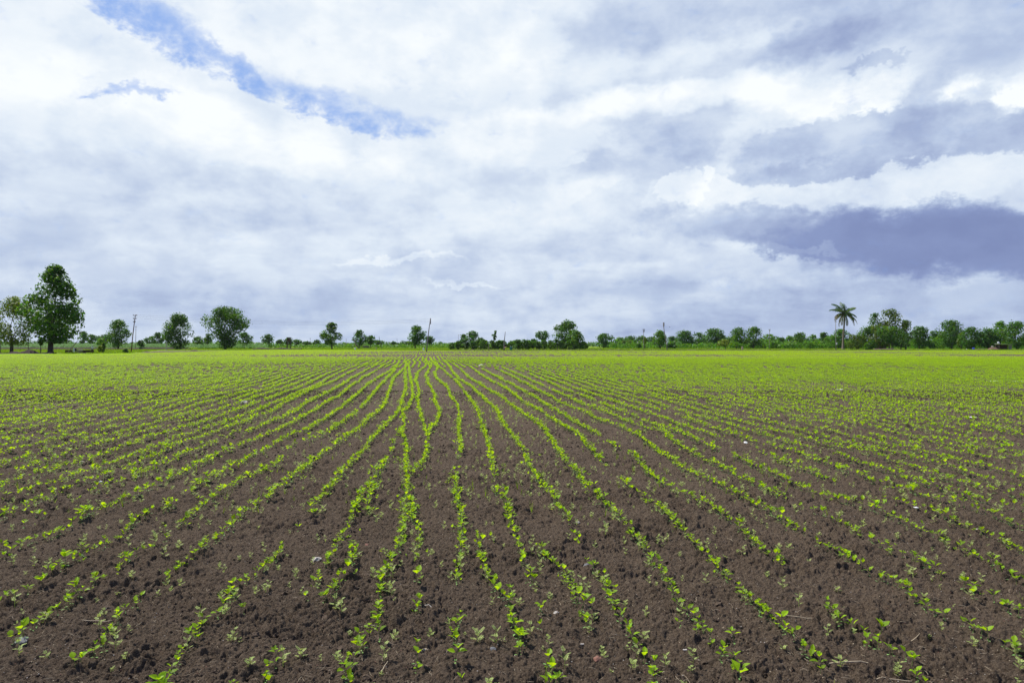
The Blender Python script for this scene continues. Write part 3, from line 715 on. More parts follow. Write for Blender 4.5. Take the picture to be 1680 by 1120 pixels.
# ---- named stones and twigs lying on the soil (photo pixel, size m, label)
for px, y, s, m_, lb in [
    (17, 981, .030, M_gstone, 'round grey brown stone beside the seedlings near the edge of the bottom corner'), (37, 1055, .036, M_gstone, 'largest grey stone, flat and angular, half buried beside a seedling'),
    (603, 894, .018, M_rstone, 'flat orange tan stone between two crop rows below the picture centre'), (520, 918, .040, M_stone, 'long pale cream stone lying between crop rows'),
    (464, 919, .014, M_rstone, 'tiny reddish stone next to a leafy crop row'), (703, 991, .022, M_stone, 'smooth pale stone beside a feathery weed'),
    (698, 1061, .016, M_straw, 'small yellowish stone beside the broad leaved seedling clump'), (980, 1078, .026, M_rstone, 'pink red flat rock in the open soil near the bottom edge'),
    (962, 924, .028, M_gstone, 'dark grey stone at the foot of a crop row'), (948, 860, .024, M_stone, 'pale wedge shaped stone beside a crop row'),
    (912, 1002, .018, M_stone, 'small bluish white stone alone on bare soil'), (809, 1062, .020, M_gstone, 'grey oval stone under a weed near the bottom edge'),
    (1603, 868, .026, M_stone, 'rounded tan stone beside leafy rows toward the palm side'), (1038, 865, .020, M_stone, 'pale grey stone tucked against a full crop row'),
    (1303, 772, .020, M_white, 'bright white pebble on bare soil among thin rows'), (1413, 1085, .014, M_stone, 'cream pebble beside the long bent twig'),
    (1122, 841, .016, M_rstone, 'orange brick fragment in bare soil between rows'), (735, 806, .024, M_rstone, 'tan clay lump at the start of a thick seedling cluster'),
    (434, 811, .016, M_rstone, 'small orange pebble beside bristly grass'), (543, 818, .018, M_rstone, 'reddish pebble beyond the pale cream stone'),
    (177, 818, .020, M_rstone, 'salmon pink pebble between rows on the big tree side'), (117, 695, .05, M_rstone, 'brick red lump far out among the rows on the big tree side'),
    (135, 756, .035, M_stone, 'pale flat stone among rows on the big tree side'), (400, 664, .10, M_stone, 'pale boulder between distant crop rows'),
    (225, 691, .035, M_rstone, 'orange brick chip among dense distant rows'), (796, 639, .07, M_rstone, 'pinkish stone in the distant rows behind the main row bend'),
    (789, 600, .22, M_stone, 'cream coloured boulder far out in the rows right of the tall pole'), (812, 602, .16, M_rstone, 'pale reddish boulder beside the cream boulder in far rows'),
    (1223, 726, .04, M_white, 'white stone on bare soil beyond the seedling clusters'), (166, 793, .022, M_white, 'little white stone between rows on the big tree side'),
]:
    x, d = px2g(px, y); lb = lb.replace('right of', 'past')
    o = link('stone', rock(int(px * 7 + y), .28, .55, m_), loc=(x, d, float(ground_h(x, d)) + s * .12 + .008)); o.scale = (s,) * 3; o.rotation_euler = (rnd.uniform(-.3, .3), rnd.uniform(-.3, .3), rnd.uniform(0, 6.28))
    tag(o, lb, 'stone', 'stones lying on the soil')
for px, y, L_, a, bend, lb in [
    (1430, 1102, .42, -.35, .25, 'longest twig, pale and bent, lying near the bottom edge'), (1462, 1118, .16, 0, .2, 'short straight twig touching the long bent twig'),
    (1494, 1050, .12, 1.45, .5, 'hooked pale twig standing out of the soil'), (1300, 1010, .22, .1, .3, 'thin grey root lying across bare soil'),
    (1466, 1023, .14, -.6, .9, 'forked dry stalk between two thick rows'), (1581, 995, .08, -.7, .5, 'small zigzag twig beside the thick crop row'),
    (632, 1095, .10, 1.4, .4, 'slender whitish twig pointing at the camera'), (92, 1093, .10, 0, .05, 'straight white stick on bare soil by weeds'),
    (610, 1023, .12, .2, .3, 'thin dry stem at the foot of a seedling'), (160, 1022, .20, -.1, .3, 'long faint root beside a thick crop row'),
    (470, 1010, .12, .8, .7, 'forked straw piece beside a reddish stone'), (695, 927, .06, 1.2, .6, 'short forked straw above a seedling pair'),
    (1201, 888, .10, -.9, .5, 'knotted straw piece beside a feathery weed cluster'), (1237, 896, .09, 1.9, .9, 'curved straw arc on bare soil'),
    (1143, 985, .12, .9, .9, 'curly dry tendril beside a thick crop row'), (965, 838, .14, .3, .5, 'branched pale root between two rows'),
    (1297, 852, .08, .2, .5, 'light straw piece near the palm side rows'), (878, 938, .05, -.5, .3, 'tiny pale twig under a seedling'),
    (620, 848, .14, -.3, .3, 'thin dry weed stalk fallen from a seedling clump'), (1105, 955, .09, .2, .5, 'crooked straw beside a white flake'),
    (1655, 730, .20, .7, .3, 'angular pale stalk standing among far rows on the palm side'), (1120, 872, .07, -.8, .4, 'short straw crossing a clod'),
    (840, 705, .28, .1, .2, 'long pale root lying flat between two middle rows'), (1025, 800, .1, .3, .4, 'small dry stem beside a weed patch'),
]:
    x, d = px2g(px, min(y, 1116)); me = straw(int(px), L_, .0017 + L_ * .004, bend).mesh('twig', [M_straw])
    o = link('twig', me, loc=(x, d, float(ground_h(x, d)) + .016)); o.rotation_euler = (0, 0 if bend < 1 else .2, a); tag(o, lb, 'twig', 'dry twigs lying on the soil')
    if 'stand' in lb: o.rotation_euler = (0, -1.0, a - 1.4)
def scrap(px, y, w, dp, lb, m_=None):
    x, d = px2g(px, y); m = MB(); n = 6; q = random.Random(int(px)); V, Fc = [], []
    for i in range(n + 1):
        for j in range(4): V.append((w * (i / n - .5), dp * (j / 3 - .5) * (1 + .4 * q.random()), .02 + q.uniform(0, .05) * min(1, w)))
    for i in range(n):
        for j in range(3): Fc.append((i * 4 + j, (i + 1) * 4 + j, (i + 1) * 4 + j + 1, i * 4 + j + 1))
    m.add(V, Fc); o = link('plastic_scrap', m.mesh('plastic_scrap', [m_ or M_white]), loc=(x, d, float(ground_h(x, d)) * min(1, max(0, (60 - d) / 45)) + .03))
    md = o.modifiers.new('thick', 'SOLIDIFY'); md.thickness = .004
    tag(o, lb, 'plastic scrap', 'white scraps lying in the field')
scrap(1676, 627, .55, .25, 'brightest white plastic strip cut by the edge of the field view'); scrap(1631, 627, .36, .2, 'crumpled white plastic strip next to the brightest one')
scrap(1377, 641, .22, .14, 'white plastic shred alone in thin far rows'); scrap(1371, 604, .16, .12, 'pinkish white scrap deep in dense far rows')
scrap(1269, 582, .8, .4, 'pale sheet lying near the far edge of the field'); scrap(1478, 636, .08, .08, 'tiny white speck of plastic among far rows')
scrap(392, 594, .5, .3, 'pale debris on a bare patch in far rows on the big tree side'); scrap(149, 614, .12, .12, 'small white scrap in dense rows before the big tree')
scrap(1123, 1075, .020, .009, 'small white flake on the soil near the bottom edge', M_stone); scrap(955, 1067, .018, .007, 'thin white shard beside the pink red rock', M_stone)
scrap(1595, 687, .12, .1, 'pale shred in sparse rows on the palm side'); scrap(1502, 843, .03, .03, 'white chip beside a low seedling on the palm side')

# ------------------------------------------------------------------ trees
def crown_mesh(name, blobs, leaf, n, seed, mats, weights=None, lift=.25):
    rg_ = np.random.default_rng(seed); B_ = np.array(blobs, dtype=float)
    wgt = B_[:, 3] * B_[:, 5]; wgt /= wgt.sum(); k = rg_.choice(len(B_), n, p=wgt)
    d = rg_.normal(size=(n, 3)); d /= np.linalg.norm(d, axis=1)[:, None]
    rad = 1 - np.abs(rg_.normal(0, .28, n)); rad[rg_.random(n) < .06] *= 1.18
    c = B_[k, :3] + d * B_[k, 3:6] * rad[:, None]
    nrm = d + rg_.normal(0, .55, (n, 3)) + np.array([0, 0, lift]); nrm /= np.linalg.norm(nrm, axis=1)[:, None]
    t = np.cross(nrm, rg_.normal(size=(n, 3))); t /= np.linalg.norm(t, axis=1)[:, None]; b = np.cross(nrm, t)
    s = leaf * rg_.uniform(.55, 1.35, n)[:, None]
    V = np.stack([c - t * s * .55, c + b * s * .34 + nrm * s * .08, c + t * s * .55 - nrm * s * .1, c - b * s * .34 + nrm * s * .08], 1).reshape(-1, 3)
    q = np.arange(n * 4).reshape(-1, 4)
    return mesh_np(name, V, q, mats)
PROF = {
 'round': [(0, .35), (.15, .75), (.4, 1), (.65, .95), (.85, .65), (1, .25)],
 'cone': [(0, .30), (.10, .62), (.26, .95), (.42, 1.0), (.55, .82), (.68, .62), (.80, .48), (.92, .30), (1, .08)],
 'flat': [(0, .3), (.3, .7), (.6, 1), (.85, .9), (1, .5)],
 'shrub': [(0, .85), (.3, 1), (.6, .95), (.85, .7), (1, .35)],
 'spread': [(0, .3), (.3, .55), (.55, 1), (.8, .85), (1, .35)],
 'tall': [(0, .5), (.25, .9), (.5, 1), (.75, .75), (1, .3)],
}
def tree(name, px, d, top, halfw, zb, shape, mat_, label, cat='tree', group=None, bark=None, kb=None, leafs=None, dens=1.0, lean=0.0, seed=None, trunk_px=None, mats2=None, bare=0.0, z0=0.0, br=.27):
    """px column, distance, photo row of the top, crown half width in px, crown bottom (photo row)"""
    seed = seed if seed is not None else int(px * 3 + d); q = random.Random(seed)
    x = at(px, d); W_ = 2 * halfw / F * d; H_ = zat(top, d); Zb = max(.15, zat(zb, d)); hh = H_ - Zb
    tx = at(trunk_px, d) if trunk_px is not None else x
    root = empty(name, (tx, d, z0), label, cat, group); ox = x - tx
    pr = PROF[shape]; kb = kb or int(18 + 16 * min(1, W_ / 12)); blobs = []
    for i in range(kb):
        t = (i + q.random()) / kb; rp = np.interp(t, [p[0] for p in pr], [p[1] for p in pr]) * W_ / 2
        a = q.uniform(0, 6.28); rb = q.choice((.5, .7, .9, 1.2)) * q.uniform(.9, 1.1) * br * min(W_, hh * 1.3) * (.65 + .35 * rp / (W_ / 2))
        rr_ = max(0, rp - rb * .75) * math.sqrt(q.uniform(.25, 1.0))
        zc_ = Zb + min(max(t * hh, rb * .55), hh - rb * .62)
        blobs.append((ox + math.cos(a) * rr_ + lean * t * W_, math.sin(a) * rr_ * .9, zc_, rb, rb * .95, rb * q.uniform(.62, .85)))
    # one blob at each outer side and the top pins the outline to the photograph
    rb = .19 * W_; tm = max(pr, key=lambda p: p[1])[0]
    for s in (-1, 1): blobs.append((ox + s * (W_ / 2 - rb), q.uniform(-.1, .1) * W_, Zb + tm * hh + q.uniform(-.08, .08) * hh, rb, rb, rb * .8))
    rb = min(.26 * W_, .2 * W_ + .1 * hh) * (.5 if shape == 'cone' else 1); blobs.append((ox + lean * W_ + q.uniform(-.16, .16) * W_, 0, H_ - rb * .62, rb, rb, rb * .65))
    leaf = leafs or max(.16, .00235 * d); n = int(7.5 * dens * W_ * hh / leaf ** 2 + 150); n = min(n, 26000)
    link('crown', crown_mesh('crown', blobs, leaf, n, seed, [mat_] ), root)
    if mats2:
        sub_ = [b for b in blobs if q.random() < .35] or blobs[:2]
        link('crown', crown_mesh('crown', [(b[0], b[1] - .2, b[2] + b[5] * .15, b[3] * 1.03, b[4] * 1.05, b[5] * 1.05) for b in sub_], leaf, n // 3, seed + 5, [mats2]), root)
    tr_ = max(.06, .026 * H_) ; m = MB()
    fork = Zb + .12 * hh if Zb > .6 else .25 * H_
    m.tube([(0, 0, -.3), (0, 0, fork * .15), (q.uniform(-.1, .1) * tr_, 0, fork * .6), (ox * .15, 0, fork)], [tr_ * 1.5, tr_ * 1.1, tr_, tr_ * .9], 8, cap=False)
    for b in q.sample(blobs, min(len(blobs), 9)):
        p0 = Vector((ox * .15, 0, fork - q.uniform(0, .25) * fork * .4)); p2 = Vector(b[:3]); mid_ = (p0 + p2) / 2 + Vector((q.uniform(-.1, .1) * W_, 0, -.05 * hh))
        m.tube([p0, mid_, p2], [tr_ * .42, tr_ * .22, tr_ * .06], 5, cap=False)
    link('trunk', m.mesh('trunk', [bark or M_bark], True), root)
    return root

G1 = 'trees along the far edge of the field'
tree('tree', 89, 133, 436, 52, 563, 'cone', M_dk, 'tallest leafy tree, broad cone of dark green leaves on a straight brown trunk', bark=M_bark, trunk_px=83, kb=90, leafs=.46, dens=1.0, mats2=M_br, br=.165)
tree('tree', 22, 137, 487, 44, 566, 'round', M_ol, 'olive leaved tree with a forked dark trunk beside the tallest tree', trunk_px=19, kb=36, leafs=.36, dens=.6, mats2=M_yl, br=.19)
tree('tree', -22, 141, 492, 26, 560, 'round', M_ol, 'olive tree mostly cut off by the picture edge beyond the forked tree', trunk_px=-2, dens=.7)
tree('tree', 194, 262, 524, 21, 568, 'tall', M_md, 'rounded blue green tree just before the rusty leaning pole', group=G1, dens=1.2)
tree('tree', 136, 420, 543, 9.5, 564, 'round', M_md, 'small round tree behind the stone slabs and the standing person', group=G1)
tree('tree', 151, 430, 548, 8, 564, 'round', M_md, 'lower companion of the small round tree behind the standing person', group=G1)
tree('tree', 170, 520, 549, 14, 565, 'flat', M_dk, 'hazy dome shaped tree far behind the maize beside the blue green tree', group=G1)
tree('shrub', 166, 300, 555, 9, 566, 'shrub', M_br, 'light green bush before the hazy dome shaped tree', 'shrub', G1)
tree('shrub', 231, 285, 558, 7, 569, 'shrub', M_dk, 'small dark round bush just past the rusty leaning pole', 'shrub', G1)
tree('tree', 258, 345, 545, 11, 567, 'round', M_dk, 'small upright tree between the rusty pole and the first round tree', group=G1)
tree('tree', 246, 480, 552, 10, 566, 'flat', M_md, 'hazy low tree peeping out behind the small upright tree', group=G1)
tree('tree', 293, 268, 516, 27, 571, 'round', M_dk, 'dense round tree with dark crown tapering to a short trunk', group=G1, mats2=M_md, trunk_px=296, kb=36, br=.23)
tree('tree', 372, 248, 504, 39, 571, 'spread', M_dk, 'wide crowned dark tree, largest of the two round trees standing at the field edge', group=G1, mats2=M_md, trunk_px=370, kb=50, br=.19)
tree('tree', 325, 330, 552, 12, 568, 'tall', M_md, 'green tree squeezed between the two round trees, nearer the first', group=G1)
tree('tree', 341, 335, 547, 8, 568, 'tall', M_md, 'narrow tree with thin top twigs between the two round trees', group=G1, dens=.8)
tree('tree', 401, 320, 545, 14, 568, 'round', M_dk, 'bluish tree half hidden under the wide crowned tree', group=G1)
tree('tree', 440, 430, 548, 11, 566, 'round', M_dk, 'isolated round tree past the wide crowned tree', group=G1)
tree('tree', 459, 500, 557, 7, 566, 'round', M_md, 'low round tree before the timber tower', group=G1)
tree('tree', 473, 520, 554, 8, 566, 'round', M_dk, 'tree standing right behind the timber tower', group=G1)
tree('tree', 487, 560, 557, 8, 566, 'flat', M_md, 'low hazy tree just past the timber tower', group=G1)
tree('tree', 503, 600, 560, 8, 566, 'flat', M_md, 'lowest hazy tree in the gap after the timber tower', group=G1)
tree('tree', 519, 560, 557, 7, 566, 'round', M_dk, 'small dark hazy tree before the airy tree with arms', group=G1)
tree('tree', 543, 272, 529, 19, 566, 'cone', M_md, 'airy pale olive tree with spreading lower arms standing alone', group=G1, mats2=M_ol, trunk_px=544.5, kb=26, dens=.8, br=.17)
tree('tree', 590, 380, 542, 13, 566, 'round', M_dk, 'taller half of the dark tree pair beside the leaning log', group=G1)
tree('tree', 608, 385, 550, 9.5, 565, 'round', M_dk, 'lower half of the dark tree pair beside the leaning log', group=G1)
tree('tree', 622, 560, 558, 10, 566, 'flat', M_md, 'hazy low tree behind the bent pole near the tree pair', group=G1)
tree('tree', 646, 600, 560, 5, 566, 'round', M_dk, 'tiny round tree on the horizon beside the thin mast', group=G1)
tree('tree', 668, 600, 560, 12, 566, 'flat', M_md, 'wide low hazy tree before the lopsided tree', group=G1)
tree('tree', 684, 330, 534, 17, 565, 'round', M_dk, 'lopsided dark tree close to the tallest leaning pole', group=G1, trunk_px=681, kb=24, mats2=M_md)
tree('tree', 705, 450, 551, 9, 564, 'flat', M_dk, 'drooping hazy tree right behind the tallest leaning pole', group=G1)
tree('tree', 775, 420, 543, 12.5, 562, 'round', M_dk, 'round tree rising behind the start of the shrub belt', group=G1)
tree('tree', 761, 430, 548, 7, 562, 'round', M_md, 'narrow tree on the flank of the round tree behind the shrub belt', group=G1)
tree('tree', 789, 460, 554, 7, 564, 'round', M_md, 'small hazy tree behind the shrub belt before the sapling', group=G1)
tree('sapling', 810.5, 300, 542, 4.5, 560, 'tall', M_md, 'thin wispy sapling sticking out of the shrub belt', 'sapling', dens=.35, kb=9, lean=.25)
tree('tree', 890, 380, 543, 13, 560, 'flat', M_dk, 'hazy round topped tree behind the shrub belt before the big round tree', group=G1)
tree('tree', 876, 420, 556, 8, 566, 'round', M_dk, 'low tree behind the shrub belt next to the hazy round topped tree', group=G1)
tree('tree', 929, 300, 527, 24, 568, 'round', M_dk, 'big round dark tree at the end of the shrub belt', group=G1, kb=34, mats2=M_md, br=.2)
tree('tree', 947, 276, 543, 14, 572, 'shrub', M_br, 'bright green tree before the big round dark tree', group=G1, mats2=M_md)
tree('tree', 935, 280, 541, 6.5, 571, 'tall', M_br, 'slim bright green tree between the big dark tree and its bright neighbour', group=G1)
tree('tree', 992, 370, 547, 16, 566, 'flat', M_dk, 'dark umbrella shaped tree alone past the big round tree', group=G1, trunk_px=990)
for px, d, top, hw, sh, m_, lb in [
    (1018, 560, 553, 8, 'round', M_md, 'hazy small tree right after the umbrella shaped tree'), (1034, 560, 551, 8.5, 'round', M_dk, 'hazy tree above the flat topped olive bush'),
    (1052, 560, 551, 8, 'round', M_dk, 'hazy tree behind the straight pole with the yellow tree'), (1068, 560, 552, 8, 'flat', M_md, 'hazy tree between the straight pole and the crooked pole'),
    (1103, 500, 552, 7, 'round', M_dk, 'small hazy tree just past the crooked pole'), (1125, 430, 543, 14, 'round', M_dk, 'bluish round tree, first of three after the crooked pole'),
    (1148, 440, 545, 10, 'round', M_md, 'middle one of three bluish trees after the crooked pole'), (1170, 420, 538, 15, 'round', M_dk, 'highest of three bluish trees after the crooked pole'),
    (1192, 430, 551, 12, 'flat', M_md, 'low dark green tree above the yellow bush'), (1213, 330, 538, 13, 'round', M_md, 'green tree behind the yellow bush, first half of a rounded pair'),
    (1236, 325, 536, 12, 'round', M_md, 'green tree with ragged top, second half of the rounded pair'), (1263, 345, 548, 13, 'round', M_br, 'green tree behind the slender pole'),
    (1282, 350, 554, 9, 'shrub', M_dk, 'low dark tree after the slender pole'), (1296, 350, 551, 9, 'round', M_br, 'small light green tree amid the dense row before the palm'),
    (1315, 345, 545, 13, 'round', M_md, 'broad green tree amid the dense row before the palm'), (1335, 350, 549, 8, 'round', M_br, 'yellowish green tree between two darker ones before the palm'),
    (1350, 350, 545, 8, 'round', M_dk, 'dark blue green tree beyond the hazy row before the palm'), (1366, 340, 549, 10, 'flat', M_br, 'bright low tree around the pole beside the palm'),
    (1380, 345, 540, 13, 'round', M_md, 'rounded tree directly behind the palm trunk'),
]: tree('tree', px, d, top, hw * 1.38, 568 if d > 400 else 570, sh, m_, lb, group=G1, mats2=M_md if m_ is M_dk else None)
tree('shrub', 1028, 360, 559, 8, 563, 'flat', M_ol, 'flat topped olive bush on a thin stem past the umbrella shaped tree', 'shrub', G1)
tree('shrub', 1048, 320, 564, 5, 570, 'shrub', M_dk, 'tiny dark bush beside the straight pole', 'shrub', G1)
tree('tree', 1058, 330, 553, 4, 564, 'round', M_yl, 'small yellow tree touching the straight pole', group=G1)
tree('tree', 1083, 300, 543, 14, 570, 'spread', M_md, 'open branched tree behind the crooked pole', group=G1, mats2=M_br, dens=.8)
tree('shrub', 1103, 300, 562, 9, 571, 'shrub', M_dk, 'low dark bush at the foot of the crooked pole', 'shrub', G1)
tree('shrub', 1190, 290, 557, 14, 568, 'shrub', M_yl, 'wide yellow green bush before the bluish trees', 'shrub', G1)
tree('shrub', 1208, 285, 561, 12, 570, 'shrub', M_br, 'lower light green bush beside the wide yellow green bush', 'shrub', G1)
tree('shrub', 1330, 290, 561, 7, 570, 'shrub', M_br, 'light bush at the foot of the dense row before the palm', 'shrub', G1)
G2 = 'trees of the grove beside the palm'
for px, d, top, hw, zb, sh, m_, kw, lb in [
    (1405, 262, 548, 14, 572, 'shrub', M_ol, {}, 'olive yellow tree closest to the palm in the grove'),
    (1425, 268, 535, 15, 572, 'round', M_md, {}, 'green sloping tree between the olive yellow tree and the grove top'),
    (1444, 262, 532, 16, 571, 'round', M_ol, {}, 'brownish olive tree in the middle of the grove'),
    (1437, 276, 513, 10, 545, 'round', M_md, dict(dens=.55), 'sparse see-through tree rising above the middle of the grove'),
    (1464, 276, 507, 17, 560, 'spread', M_ol, dict(dens=.7), 'highest twiggy tree of the grove'),
    (1486, 272, 525, 11, 569, 'tall', M_ol, {}, 'rusty tinged tree closing the grove away from the palm'),
    (1459, 258, 535, 17, 564, 'flat', M_md, {}, 'flat dark tree on a thin trunk at the front of the grove'),
    (1478, 262, 545, 14, 570, 'shrub', M_dk, {}, 'dark leafy tree under the rusty tinged tree of the grove'),
]: tree('tree', px, d, top, hw * 1.25, zb, sh, m_, lb, group=G2, **kw)
tree('shrub', 1430, 256, 558, 9, 573, 'shrub', M_dk, 'dark bush at the foot of the sloping grove tree', 'shrub', G2)
tree('shrub', 1422, 254, 563, 5, 573, 'shrub', M_br, 'small bright bush at the front of the grove', 'shrub', G2)
for px, d, top, hw, zb, sh, m_, lb in [
    (1508, 300, 536, 15, 568, 'round', M_dk, 'round blue green tree just past the grove'), (1538, 320, 543, 13, 567, 'flat', M_dk, 'low dark tree between the round blue green tree and the tall one'),
    (1561, 290, 526, 20, 569, 'round', M_dk, 'tall dark tree with ragged top midway between grove and shed'), (1577, 280, 545, 6, 569, 'tall', M_ol, 'thin pale green tree against the tall dark ragged tree'),
    (1594, 275, 536, 16, 571, 'round', M_dk, 'dark wide tree behind the blue tarpaulin'), (1621, 272, 538, 16, 570, 'round', M_dk, 'dark wide tree shading the straw heap'),
    (1641, 275, 527, 13, 560, 'round', M_br, 'bright green tree topping the dark ones above the shed'), (1668, 268, 527, 18, 570, 'round', M_md, 'broad dark tree behind the shed'),
    (1695, 272, 532, 16, 570, 'round', M_md, 'dark tree cut by the picture edge past the shed'),
]: tree('tree', px, d, top, hw * 1.22, zb, sh, m_, lb, group=G1, mats2=(M_md if m_ is M_dk else None))
tree('shrub', 1527, 300, 560, 10, 569, 'shrub', M_br, 'bright low bush under the dark trees past the grove', 'shrub', G1)
tree('shrub', 1549, 300, 562, 7, 569, 'shrub', M_br, 'bright low bush at the trunk of the tall ragged tree', 'shrub', G1)
tree('sapling', 169, 142, 562, 4.5, 577, 'tall', M_md, 'young bushy sapling with yellow green tip past the stone slabs', 'sapling', dens=1, mats2=M_yl)
tree('sapling', 163, 140, 567, 4, 577, 'tall', M_yl, 'reddish yellow twiggy sapling between slabs and bushy sapling', 'sapling', dens=.5)
tree('shrub', 206, 140, 572, 5, 578, 'shrub', M_dk, 'little dark bush near the foot of the rusty leaning pole', 'shrub')
tree('shrub', 290.5, 255, 566, 3, 573, 'shrub', M_dk, 'small bush against the trunk of the first round tree', 'shrub')
tree('shrub', 67, 136, 553, 5, 566, 'round', M_md, 'leafy low branch shrub under the tallest tree', 'shrub')
# shrub belt in the middle
belt = [(955 - i * 10.6 + rnd.uniform(-2, 2)) for i in range(21)]
for i, px in enumerate(belt):
    top = {0: 560, 20: 562, 19: 559}.get(i, rnd.uniform(555.5, 560)); m_ = rnd.choice([M_md, M_dk, M_md, M_br, M_dk])
    tree('shrub', px, 268 + rnd.uniform(-4, 6), top, rnd.uniform(7.5, 9.5), 573, 'shrub', m_, '%s shrub of the dense green belt counting away from the big round tree' % ordw(i), 'shrub', 'shrubs of the dense belt in mid distance', seed=400 + i, kb=12)

# palm
def palm():
    d = 280; x = at(1383, d); root = empty('palm_tree', (x, d, 0), 'tall coconut palm with a slim bare trunk and drooping brown tipped fronds', 'palm tree')
    Hc = zat(514, d); q = random.Random(5); dx = at(1386, d) - x
    link('trunk', MB().tube([(0, 0, -.3), (.02, 0, .5), (.05, 0, 3), (dx * .4, 0, Hc * .5), (dx * .85, 0, Hc * .8), (dx, 0, Hc)], [.75, .52, .40, .33, .28, .30], 10, cap=False).mesh('trunk', [M_barkl], True), root)
    Mg = leafmat('palm_leaf', (.050, .10, .018), (.12, .20, .015), .25, .35, .45, .03); Mb = leafmat('palm_leaf_dry', (.15, .10, .045), (.2, .13, .04), .25, .35, .6, .03)
    for i, (a, up, L_, dry) in enumerate([(a, up + q.uniform(-.12, .12), L_ * q.uniform(.68, .92), dry) for a, up, L_, dry in [(1.62, 1.38, 7.4, 0), (2.6, 1.05, 7.6, 0), (1.2, 1.15, 7.4, 0), (.7, .95, 7.6, 0), (3.0, .55, 8.0, 0), (.15, .75, 7.8, 0), (.5, .35, 7.5, 0), (2.3, .8, 6.5, 0), (4.0, .8, 6.5, 0), (5.2, .9, 6.5, 0), (3.3, .1, 7.6, 1), (2.9, -.15, 7.4, 1), (3.7, -.3, 7.8, 1), (3.1, -.55, 7.0, 1), (.1, -.1, 7.8, 1), (-.3, -.35, 7.8, 1), (.3, .1, 6.5, 0), (4.6, -.6, 7.2, 1), (5.3, -.3, 7.6, 1), (1.4, -.4, 7.2, 1), (2.2, -.2, 7.2, 1), (5.9, .2, 7.2, 0), (4.4, .3, 7, 0), (3.5, .9, 7, 0)]]):
        p = Vector((dx, 0, Hc)); h = Vector((math.cos(a), math.sin(a), 0)); el_ = up; pts_ = [p.copy()]; nseg = 12
        for k in range(nseg):
            p = p + (h * math.cos(el_) + Vector((0, 0, math.sin(el_)))) * L_ / nseg; el_ -= (.045 + .011 * k) if up > .3 else (.07 + .008 * k); pts_.append(p.copy())
        m = MB(); m.tube(pts_, [.07 * (1 - k / 14) for k in range(nseg + 1)], 4, 0); side = h.cross(Vector((0, 0, 1)))
        for k in range(1, nseg):
            for f_ in (0, .33, .66):
                c = pts_[k].lerp(pts_[k + 1], f_); tng = (pts_[k + 1] - pts_[k]).normalized(); ll = 1.35 * math.sin(math.pi * (k + f_ + 1) / (nseg + 2)) + .2
                for s in (-1, 1):
                    e = (side * s * .75 + tng * .5 + Vector((0, 0, -.55 - q.uniform(0, .5)))).normalized(); w = tng * .09
                    m.add([c - w, c + w, c + e * ll * .6 + w * .7, c + e * ll, c + e * ll * .6 - w * .7], [(0, 1, 2, 3, 4)], 1 if (dry and q.random() < .25 + .5 * k / nseg) else 0)
        link('frond', m.mesh('frond', [Mg, Mb]), root)
palm()

# far woodland and maize: masses nobody could count
def mass(name, specs, leaf, n, mat_, seed):
    rg_ = np.random.default_rng(seed); bl_ = []
    for px0, px1, d0, d1, top0, top1, step in specs:
        px = px0
        while px < px1:
            d = rg_.uniform(d0, d1); h = zat(rg_.uniform(top0, top1), d); r = step * d / F * rg_.uniform(.5, 1.0)
            bl_.append((at(px, d), d, h * .45, r, r, h * .55)); px += step * rg_.uniform(.4, .9)
    o = link(name, crown_mesh(name, bl_, leaf, n, seed, [mat_])); tag(o, kind='stuff'); return o
mass('far_woodland', [(-500, 2200, 750, 900, 560.5, 563.5, 14), (-500, 2200, 900, 1200, 559.5, 562.5, 14)], 2.6, 30000, M_md, 3)
mass('far_woodland_past_the_fields', [(985, 2200, 440, 540, 553, 560, 11), (-500, 120, 480, 600, 556, 561, 12)], 1.6, 18000, M_dk, 5)
mass('undergrowth', [(1005, 1190, 345, 370, 559, 565, 10), (1190, 1700, 330, 360, 556, 564, 10), (420, 735, 420, 470, 563.5, 566, 10), (1200, 1400, 330, 345, 556, 562, 9), (1500, 1720, 300, 320, 550, 560, 9), (330, 420, 340, 350, 557, 563, 8)], .9, 22000, M_br, 6)
def maize():
    q = np.random.default_rng(9); n = 9000; pxs = q.uniform(-60, 300, n); pxs[:1200] = q.uniform(300, 440, 1200); d = q.uniform(305, 335, n); V = []
    x = (pxs - CX) / F * d; h = q.uniform(1.7, 2.7, n); a = q.uniform(0, 6.28, n)
    for j in range(3):
        z0 = h * (.25 + .25 * j); L_ = q.uniform(.5, 1.0, n); aj = a + j * 2.2; ex, ey = np.cos(aj), np.sin(aj)
        p0 = np.stack([x, d, z0], 1); p1 = p0 + np.stack([ex * L_ * .5 - ey * .09, ey * L_ * .5 + ex * .09, L_ * .55], 1); p2 = p0 + np.stack([ex * L_, ey * L_, L_ * .35], 1); p3 = p0 + np.stack([ex * L_ * .5 + ey * .09, ey * L_ * .5 - ex * .09, L_ * .55], 1)
        V.append(np.stack([p0, p1, p2, p3], 1))
    V = np.concatenate(V).reshape(-1, 3); o = link('maize_crop', mesh_np('maize_crop', V, np.arange(len(V)).reshape(-1, 4), [leafmat('maize_leaf', (.09, .20, .045), (.15, .3, .04), .3, .4)])); tag(o, kind='stuff')
maize()
